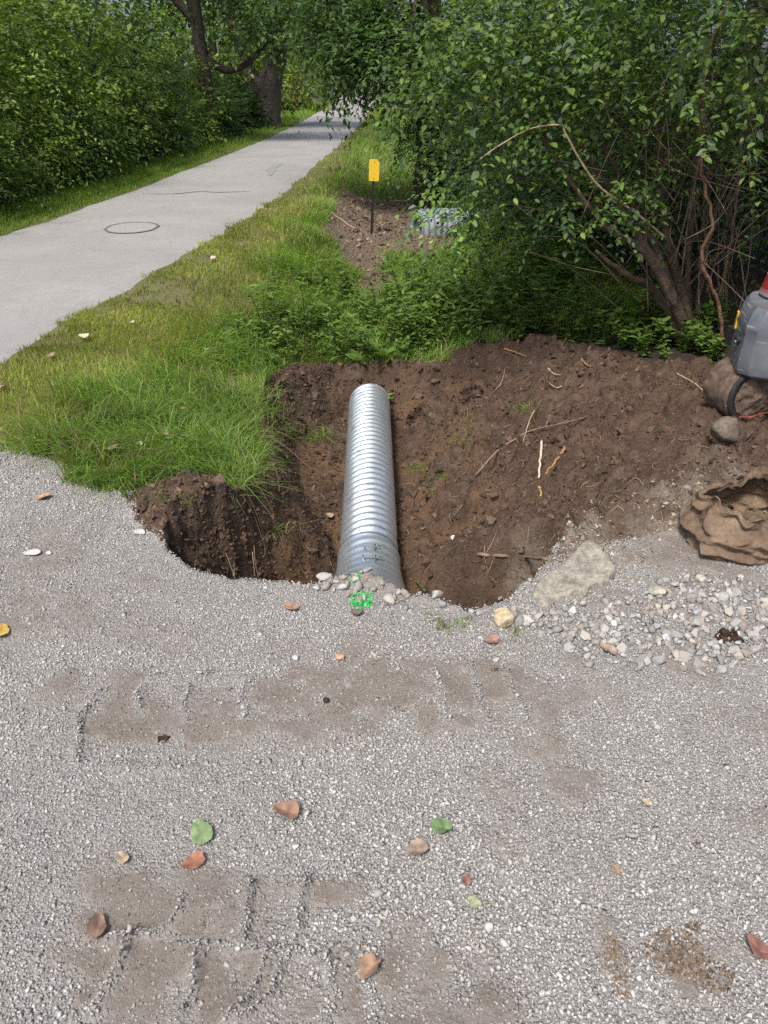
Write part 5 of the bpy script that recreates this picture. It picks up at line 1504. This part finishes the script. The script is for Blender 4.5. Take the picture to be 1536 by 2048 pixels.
while cnt < 60:
    px, py = rng.uniform(960, 1440), rng.uniform(640, 738)
    x, y = gp(px, py, .02)
    if max(poly_sd(x, y, PIT), poly_sd(x, y, SPOIL)) > -.03: continue
    weed('low', x, y, rng.uniform(.8, 1.3), 'low green weed along the back of the soil heap', 'weeds behind the soil heap'); cnt += 1
SP = [(1270, 684), (1300, 672)]
for i_, (px, py) in enumerate(SP):
    x, y = gp(px, py, .05); weed('low', x, y, 2.0, 'pale leaved seedling standing in front of the dark hollow, ' + ordinal(SP, i_), 'seedlings before the dark hollow')
SP = [(365, 905, 1.0), (385, 925, .8), (345, 918, .7)]
for i_, (px, py, s) in enumerate(SP):
    x, y = gp(px, py, -.05); weed('low', x, y, s * .8, 'small bright broadleaf weed at the corner of the grass, ' + ordinal(SP, i_), 'small weeds at the grass corner')

# ------------------------------------------------------------------ grass
def blades(name, X, Y, ht, wd, lean_dir, lean, cols, seg=2, zoff=0.0, label=None, zarr=None):
    n = len(X); Zb = height(X, Y) if zarr is None else zarr
    P = np.stack([X, Y, Zb + zoff], 1)
    a = rng.uniform(0, 2 * math.pi, n); sd = np.stack([np.cos(a), np.sin(a), np.zeros(n)], 1)
    ld = lean_dir + rng.normal(0, .65, (n, 2)); ld = np.c_[ld, np.zeros(n)]
    rows = []
    for s in np.linspace(0, 1, seg + 1):
        up = ht * (s - lean * .55 * s * s); out = ht * lean * s * s
        c = P + np.stack([np.zeros(n), np.zeros(n), up], 1) + ld * out[:, None]
        w = wd * (1 - s * .75)
        if s < 1: rows += [c - sd * w[:, None] / 2, c + sd * w[:, None] / 2]
        else: rows += [c]
    V_ = np.stack(rows, 1); k = V_.shape[1]; off = (np.arange(n) * k)[:, None, None]
    F_ = []
    if seg > 1:
        q = np.array([[2 * i, 2 * i + 1, 2 * i + 3, 2 * i + 2] for i in range(seg - 1)]); F_.append((q[None] + off).reshape(-1, 4))
    t = np.array([[2 * seg - 2, 2 * seg - 1, 2 * seg]]); F_.append((t[None] + off).reshape(-1, 3))
    C_ = np.repeat(cols[:, None], k, 1).reshape(-1, 3)
    o = link(name, np_mesh(name, V_.reshape(-1, 3), F_, False, C_), M_GRASS); o['kind'] = 'stuff'
    tag(o, label, 'grass')
    return o
G_LUSH = np.array([(.20, .335, .06), (.25, .38, .07), (.155, .28, .055), (.30, .41, .09), (.18, .31, .085)])
G_MOWN = np.array([(.30, .355, .075), (.35, .38, .09), (.24, .33, .06), (.41, .39, .14), (.27, .36, .065)])
G_DRY = np.array([(.33, .27, .14), (.40, .33, .19), (.26, .21, .11)])
def verge_mask(x, y):
    return (x > xr(y) - .05 + .10 * fbm(y * 5, x * 5, 0, 3)) & (poly_sd(x, y, DRIVE) < .02 + .05 * fbm(x * 6, y * 6, 3, 3)) & (np.maximum(np.maximum(poly_sd(x, y, PIT), poly_sd(x, y, SPOIL)), poly_sd(x, y, LUMP)) < -.012) & (poly_sd(x, y, PATCH) < .03 + .08 * fbm(x * 4, y * 4, 3, 3))
def lushness(x, y):
    d = x - xr(y)
    edge = np.interp(y, [3, 4.5, 6.5, 10, 14, 40], [.50, .78, .80, .5, .22, .1])
    return smooth((d - edge + .25 * fbm(x * 1.6, y * 1.6, 5, 3)) / .35)
def verge(x0, x1, y0, y1, s, w, name, label, seg, hscale=1.0):
    X, Y = grid_pts(x0, x1, y0, y1, s)
    k = verge_mask(X, Y) & in_view(X, Y, 1.25, .4); X, Y = X[k], Y[k]
    bare = fbm(X * 3.2, Y * 3.2, 7, 3); lu = lushness(X, Y)
    k = rng.random(len(X)) < np.clip(.95 - .75 * smooth((bare - .5) / .5) * (1 - .6 * lu) - .1 * (1 - lu), .08, 1); X, Y, lu, bare = X[k], Y[k], lu[k], bare[k]
    ht = (np.where(rng.random(len(X)) < lu, rng.uniform(.10, .27, len(X)) * (1 + .35 * fbm(X * 3, Y * 3, 1, 2)), rng.uniform(.025, .07, len(X)))) * hscale
    ht = ht * (1 - .5 * smooth((poly_sd(X, Y, PIT) + .28) / .25))
    m_ = rng.random(len(X)) < lu
    c = np.where(m_[:, None], G_LUSH[rng.integers(0, 5, len(X))], G_MOWN[rng.integers(0, 5, len(X))])
    dry = rng.random(len(X)) < np.where(m_, .05, .14) + .25 * smooth((bare - .1) / .5)
    c[dry] = G_DRY[rng.integers(0, 3, dry.sum())]
    c = c * rng.uniform(.75, 1.2, (len(X), 1)) * (1 + .25 * fbm(X * 2, Y * 2, 6, 3))[:, None]
    th_ = 1.2 * fbm(X * .9, Y * .9, 4, 2)
    ld = np.stack([.15 + .65 * np.cos(th_ * 4), -.3 + .65 * np.sin(th_ * 4)], 1)
    blades(name, X, Y, ht, w * rng.uniform(.45, 1.6, len(X)), ld, np.where(m_, rng.uniform(.35, 1.05, len(X)), rng.uniform(.1, .7, len(X))), c, seg, 0, label)
verge(-3.0, 1.0, 3.0, 6.3, .013, .007, 'grass', 'lush and mown grass on the near verge beside the trench', 3)
verge(-3.2, 2.2, 6.3, 12.5, .021, .011, 'grass', 'grass verge between the road and the bare patch', 2)
verge(-2.4, 1.2, 12.5, 50, .065, .018, 'grass', 'distant grass verge along the right side of the lane', 2, 1.15)
# left strip
def strip_left():
    Y = np.concatenate([rng.uniform(5, 18, 15000), rng.uniform(18, 55, 11000)]); X = xl(Y) + rng.uniform(-1.15, .05, len(Y)) * np.interp(Y, [5, 18, 22, 30], [.85, .9, 1.3, 1.3])
    far = Y > 18
    edge = (X - xl(Y)) > -.25
    ht = np.where(edge, rng.uniform(.04, .10, len(Y)), rng.uniform(.08, .22, len(Y)))
    c = np.where((rng.random(len(Y)) < .45)[:, None], G_LUSH[rng.integers(0, 5, len(Y))], G_MOWN[rng.integers(0, 5, len(Y))] * np.array((.85, 1.05, .7))) * rng.uniform(.8, 1.25, (len(Y), 1))
    blades('grass', X, Y, ht, np.where(far, .022, .012) * rng.uniform(.7, 1.3, len(Y)), np.tile((.3, -.2), (len(Y), 1)), rng.uniform(.2, .8, len(Y)), c, 2, 0, 'grass strip along the left edge of the lane')
strip_left()
# long tufts: corner of the drive and lip of the trench
def tufts(spots, n, hmin, hmax, spread, ld, col, name, label, lean=(.5, 1.2), w=.0045, group=None, z=-.05):
    for i, (px, py) in enumerate(spots):
        x, y = gp(px, py, z)
        X = x + rng.normal(0, spread, n); Y = y + rng.normal(0, spread, n)
        c = col[rng.integers(0, len(col), n)] * rng.uniform(.75, 1.2, (n, 1))
        dr = rng.random(n) < .12; c[dr] = G_DRY[rng.integers(0, 3, dr.sum())]
        gz0 = ground_z(x, y)
        o = blades(name, X, Y, rng.uniform(hmin, hmax, n), np.full(n, w) * rng.uniform(.7, 1.3, n), np.tile(ld, (n, 1)), rng.uniform(*lean, n), c, 4, 0, label + (', ' + ordinal(spots, i) if len(spots) > 1 else ''), np.full(n, gz0 - .01))
        del o['kind']
        if group: o['group'] = group
tufts([(110, 860), (60, 880), (150, 890), (180, 935), (225, 905)], 170, .10, .24, .05, (.0, -.2), G_LUSH, 'grass_tuft', 'thick green grass tuft at the corner of the drive', group='tufts at the drive corner')
tufts([(300, 925), (350, 935), (400, 940), (275, 945), (240, 960)], 90, .06, .15, .05, (.2, -.3), G_LUSH, 'grass_tuft', 'short grass tuft above the dark soil lump', group='tufts above the soil lump')
tufts([(430, 790), (400, 830), (450, 850), (470, 760), (360, 790), (330, 840), (490, 800), (420, 880), (470, 900), (300, 800)], 120, .10, .28, .12, (.12, -.25), G_LUSH, 'grass_tuft', 'long grass swept towards the trench on the left bank', group='long tufts on the left bank', z=-.1)
tufts([(505, 790), (520, 850), (512, 900), (500, 940), (490, 975), (515, 760), (560, 745), (610, 730), (640, 722), (480, 1000), (470, 950)], 60, .06, .20, .05, (.5, -.5), np.vstack([G_LUSH, G_DRY[:1], G_LUSH]), 'grass_tuft', 'grass hanging over the lip of the trench', (.7, 1.9), group='overhanging tufts on the trench lip', z=-.12)
tufts([(870, 1245), (890, 1255), (1030, 1272), (925, 1250)], 26, .03, .09, .018, (.1, -.2), np.vstack([G_LUSH, G_DRY]), 'grass_tuft', 'sparse grass sprouting from the gravel lip', (.3, 1.0), .004, 'sprouts on the gravel lip', 0)
tufts([(845, 870), (880, 895), (860, 905), (830, 860)], 60, .04, .11, .035, (.5, -.4), G_LUSH, 'grass_tuft', 'torn clump of grass lying on the soil right of the pipe', (.9, 1.8), .004, 'torn grass clumps beside the pipe', -.42)
tufts([(1075, 750), (1060, 765), (930, 740), (960, 735), (1085, 735)], 55, .06, .17, .05, (.1, -.5), np.vstack([G_LUSH, G_DRY[:2]]), 'grass_tuft', 'loose grass clump on the back of the soil heap', (.6, 1.6), .0045, 'grass clumps on the soil heap', .0)
tufts([(1295, 845)], 40, .03, .07, .012, (0., -.3), np.vstack([G_DRY, G_DRY, G_LUSH[:1]]), 'grass_tuft', 'small dry grass clump alone on the soil heap', (.8, 2.0), .003, None, .1)
tufts([(330, 1025), (365, 1030)], 22, .04, .10, .02, (.4, -.3), G_LUSH, 'grass_tuft', 'few grass blades on the dark soil lump', (.6, 1.4), .005, 'blades on the soil lump', 0)
tufts([(550, 1040), (530, 1020)], 20, .05, .16, .03, (.4, -.3), np.vstack([G_LUSH, G_DRY]), 'grass_tuft', 'straggling grass on the ledge left of the pipe', (.8, 1.8), .004, 'straggling grass left of the pipe', -.25)

# ------------------------------------------------------------------ fallen leaves
def fallen(px, py, size, col, label, seed, rot=0., curl=.25, z=0., shape='lobed'):
    r = np.random.default_rng(seed); k, rings = 28, 5
    th = np.arange(k) / k * 2 * math.pi
    up_ = np.sin(th)                       # +y is the tip
    out = .92 + .30 * np.clip(up_, 0, 1) ** 6 - .16 * np.clip(-up_, 0, 1) ** 8 + .05 * np.sign(np.sin(th * 13)) * .6 + .05 * r.normal(size=k) * .6
    if shape == 'torn': out *= 1 - .35 * np.exp(-((th - r.uniform(1, 5)) / .35) ** 2)
    V_ = [(0, 0, 0)]
    for q in range(1, rings + 1):
        s = q / rings
        for i in range(k):
            x, y = math.cos(th[i]) * out[i] * s * .5, math.sin(th[i]) * out[i] * s * .62
            zz = curl * (.45 * abs(x) + .35 * y * y) + .05 * math.sin(th[i] * 2 + seed) * s * s * curl * 2.5 + .012 * r.normal() * s
            V_.append((x, y, zz))
    size = size * .88; V_ = np.array(V_) * size
    i0 = 1 + (np.arange(rings - 1)[:, None] * k); j = np.arange(k)[None]
    q4 = np.stack([i0 + j, i0 + k + j, i0 + k + (j + 1) % k, i0 + (j + 1) % k], -1).reshape(-1, 4)
    t = np.stack([np.zeros(k, int), 1 + np.arange(k), 1 + (np.arange(k) + 1) % k], 1)
    V_[0, 2] = V_[1:1 + k, 2].mean()
    cc = np.array(col) * (1 + .25 * fbm(V_[:, 0] / size * 4 + seed, V_[:, 1] / size * 4, 0, 3))[:, None]
    root_v, root_f = tube_geo(np.array([(0, -.3 * size, .0), (.02 * size, -.75 * size, .02 * size)]), .012 * size, 4)
    x, y = gp(px, py, z)
    o = link('fallen_leaf', np_mesh('fallen_leaf', V_, [t, q4], True, cc), M_DEAD)
    st = link('leaf_stalk', np_mesh('leaf_stalk', root_v, root_f, True, np.array(col) * .7), M_DEAD, o)
    o.location = (x, y, ground_z(x, y) + .012 + (.02 if z else 0)); o.rotation_euler = (r.normal(0, .15), r.normal(0, .15), rot)
    return tag(o, label, 'leaf')
BR, TAN, RED, GRN = (.27, .165, .12), (.32, .24, .185), (.23, .12, .095), (.19, .27, .13)
for i, (px, py, s, c, lab, rot, cu, shp) in enumerate([
    (578, 1634, .062, BR, 'brown curled leaf on gravel above the round green leaf', 1.2, .9, 'lobed'),
    (406, 1678, .066, GRN, 'round fresh green leaf on the gravel', .5, .25, 'lobed'),
    (392, 1732, .052, (.31, .15, .10), 'reddish brown leaf just below the round green leaf', 2.2, .6, 'lobed'),
    (835, 1706, .066, TAN, 'torn tan leaf on gravel right of centre', .4, .5, 'torn'),
    (886, 1664, .052, (.13, .20, .09), 'narrow green leaf above the torn tan leaf', 1.4, .9, 'torn'),
    (932, 1770, .026, RED, 'tiny red leaf right of the tyre print', .3, .8, 'torn'),
    (742, 1945, .055, (.33, .22, .15), 'tan leaf pressed into the lower tyre print', 2.6, .9, 'torn'),
    (196, 1866, .050, (.20, .13, .10), 'dark brown crumpled leaf left of the tyre print', .1, 1.1, 'torn'),
    (248, 1726, .034, (.37, .29, .20), 'small pale tan leaf left of the reddish leaf', .9, .6, 'torn'),
    (1516, 1905, .055, RED, 'red brown leaf at the lower right edge', 1.0, .9, 'torn'),
    (586, 1221, .050, (.36, .22, .16), 'pinkish brown leaf near the pit edge on gravel', 1.3, .4, 'lobed'),
    (90, 997, .060, (.40, .24, .15), 'orange tan leaf on the drive below the grass corner', 1.5, .4, 'lobed'),
    (1218, 1306, .055, TAN, 'tan leaf lying on the crushed stone', .8, .4, 'torn'),
    (985, 1287, .045, (.30, .17, .13), 'reddish leaf on gravel below the tan rock', 1.7, .5, 'lobed'),
    (4, 1270, .060, (.48, .33, .09), 'yellow leaf cut off by the left edge', .2, .6, 'lobed'),
    (1232, 1750, .024, (.33, .22, .14), 'tiny tan leaf on gravel at right', .2, .6, 'lobed'),
    (950, 1815, .030, (.26, .29, .17), 'pale green leaf scrap right of the dusty print', .9, .4, 'torn'),
    (1295, 1612, .024, (.42, .36, .22), 'pale straw coloured leaf scrap at right', .9, .4, 'lobed')]):
    fallen(px, py, s, c, lab, 40 + i, rot, cu, 0., shp)
for i, (px, py, s, c, lab, z) in enumerate([
    (410, 884, .085, (.42, .30, .23), 'large tan leaf standing in the grass by the trench', -.08), (340, 880, .070, (.36, .26, .21), 'pale brown leaf in the grass left of the large tan leaf', -.05),
    (232, 912, .060, (.36, .24, .19), 'brown leaf at the grass edge above the gravel', -.02), (280, 903, .045, (.50, .46, .40), 'whitish leaf in the grass above the soil lump', -.03),
    (65, 890, .050, (.46, .34, .26), 'tan leaf in front of the corner tuft', 0.), (8, 790, .070, (.36, .27, .21), 'tan leaf at the left edge of the grass', 0.),
    (172, 682, .070, (.55, .46, .36), 'pale leaf on the mown grass near the road', 0.), (105, 720, .060, (.26, .17, .12), 'brown leaf on the mown grass at left', 0.),
    (366, 817, .050, (.48, .33, .26), 'pinkish leaf in the long grass', -.05), (113, 785, .055, (.34, .26, .21), 'dull brown leaf above the corner tuft', 0.),
    (660, 1025, .055, (.42, .30, .22), 'tan leaf on the trench floor left of the pipe', -.66), (265, 655, .05, (.44, .36, .28), 'pale leaf beside the mown strip', 0.),
    (427, 523, .07, (.50, .44, .36), 'pale leaf on the far mown grass', 0.), (628, 688, .08, (.42, .37, .33), 'greyish leaf on the bank at the pit corner', -.3), (414, 715, .045, (.6, .58, .54), 'white scrap of leaf in the long grass', -.1)]):
    o = fallen(px, py, s, c, lab, 80 + i, i * 1.3, .6, z, 'lobed'); o.location.z += .03 if z > -.5 else 0

# ------------------------------------------------------------------ sticks, roots, straw
def stick(pts, r0, r1, col, label, name='stick', cat='stick', k=6, lift=.014):
    P = np.array([(*gp(a, b_, z), 0) for a, b_, z in pts])
    P[:, 2] = height(P[:, 0], P[:, 1]) + lift
    # measured level wins where the stick spans above the soil
    for i, (_, _, z) in enumerate(pts): P[i, 2] = max(P[i, 2], z) if abs(P[i, 2] - z) < .12 else P[i, 2]
    O = P.mean(0); Q_ = spline(P - O, 18) + rng.normal(0, r0 * .25, (18, 3))
    o = MB(); o.add(*tube_geo(Q_, np.linspace(r0, r1, 18), k, .12), col)
    return tag(o.build(name, M_TWIG, None, True, tuple(O)), label, cat)
def slope_z(px, py):
    """level of the soil seen at a pixel"""
    lo = np.linspace(-.8, .4, 121); P = np.array([gp(px, py, z) for z in lo]); d = lo - height(P[:, 0], P[:, 1])
    i = np.where(np.diff(np.sign(d)) != 0)[0]
    return float(lo[i[-1]]) if len(i) else -.1
def on(*pp): return [(a, b_, slope_z(a, b_)) for a, b_ in pp]
PALE, BRN, ORG = (.46, .37, .26), (.17, .115, .08), (.36, .19, .095)
stick(on((950, 955), (1000, 910), (1060, 872), (1120, 855), (1172, 850)), .006, .003, (.24, .17, .12), 'long brown twig across the soil slope')
stick(on((955, 1121), (1000, 1128), (1050, 1123), (1092, 1126)), .009, .006, (.22, .16, .12), 'crooked grey root at the foot of the soil slope', 'root', 'root')
stick(on((1083, 890), (1080, 930), (1077, 960)), .008, .006, (.62, .54, .42), 'pale stripped stick standing out of the soil')
stick(on((1128, 905), (1112, 930), (1090, 955)), .011, .004, ORG, 'orange splintered wood shard beside the pale stick', 'wood_shard', 'wood')
stick(on((1078, 985), (1080, 995), (1081, 1004)), .007, .005, (.55, .38, .12), 'short yellow splinter below the pale stick', 'wood_shard', 'wood')
stick(on((1068, 828), (1058, 850), (1046, 890)), .004, .002, PALE, 'thin pale straw above the pale stick')
stick(on((1475, 848), (1505, 842), (1545, 832)), .008, .005, (.20, .065, .045), 'red root beside the excavator track', 'root', 'root')
stick(on((1352, 752), (1390, 775), (1428, 806)), .004, .002, PALE, 'straw stem leaning at the foot of the track')
stick(on((1140, 1040), (1165, 1052), (1195, 1072)), .004, .002, BRN, 'thin dark twig above the concrete slab')
stick(on((1008, 706), (1030, 708), (1052, 716)), .008, .004, ORG, 'orange broken twig at the top of the soil heap')
stick(on((1162, 728), (1170, 735), (1180, 742)), .005, .004, ORG, 'short orange chip on the crest of the heap', 'wood_shard', 'wood')
stick(on((1095, 745), (1108, 755), (1120, 763)), .004, .002, PALE, 'pale straw on the crest of the heap')
stick(on((1098, 772), (1112, 780), (1124, 778)), .004, .003, (.48, .33, .19), 'tan wood sliver below the crest straw')
stick(on((990, 790), (1003, 770), (1010, 745)), .003, .002, PALE, 'straw stem on the soil behind the pipe')
stick(on((820, 1162), (832, 1175), (850, 1192)), .005, .003, (.10, .18, .04), 'thick green grass stem at the lip right of the pipe')
stick(on((1000, 1085), (1020, 1060), (1030, 1050)), .002, .0015, BRN, 'fine dark rootlet in the trench right of the pipe', 'root', 'root')
stick(on((545, 1020), (570, 1060), (585, 1085)), .003, .0015, (.10, .18, .05), 'thin green stem on the ledge left of the pipe')
stick(on((565, 1070), (600, 1075), (622, 1079)), .0025, .0015, (.20, .15, .11), 'fine root trailing left of the pipe', 'root', 'root')
stick(on((440, 1110), (455, 1140), (470, 1160)), .0025, .001, (.30, .24, .19), 'pale rootlet hanging in the dark hole', 'root', 'root')
stick([(663, 445, -.2), (690, 455, -.2), (712, 462, -.2)], .010, .006, (.40, .33, .25), 'pale stick on the bare patch left of the marker')
stick([(790, 402, -.2), (810, 404, -.2), (828, 402, -.2)], .012, .008, (.33, .27, .20), 'grey stick behind the marker post')
# fine roots and straw over the cut soil: too many to count
mb = MB()
for i in range(420):
    px, py = rng.uniform(420, 1420), rng.uniform(740, 1180)
    z = slope_z(px, py); x, y = gp(px, py, z)
    if max(poly_sd(x, y, PIT), poly_sd(x, y, SPOIL)) < .02 or (abs(x + .09) < .17 and z < -.3): continue
    L = rng.uniform(.02, .10); a = rng.uniform(0, 6.28)
    q = np.array([(x, y), (x + math.cos(a) * L * .5, y + math.sin(a) * L * .5), (x + math.cos(a + .4) * L, y + math.sin(a + .4) * L)])
    zz = height(q[:, 0], q[:, 1]) + np.array((.002, .010, .004))
    mb.add(*tube_geo(spline(np.c_[q, zz], 5), np.linspace(.0016, .0008, 5), 4), np.array((.26, .20, .14)) * rng.uniform(.5, 1.6))
o = mb.build('straw_and_rootlets', M_TWIG); o['kind'] = 'stuff'; tag(o, 'fine straw and rootlets strewn over the dug soil', 'straw')
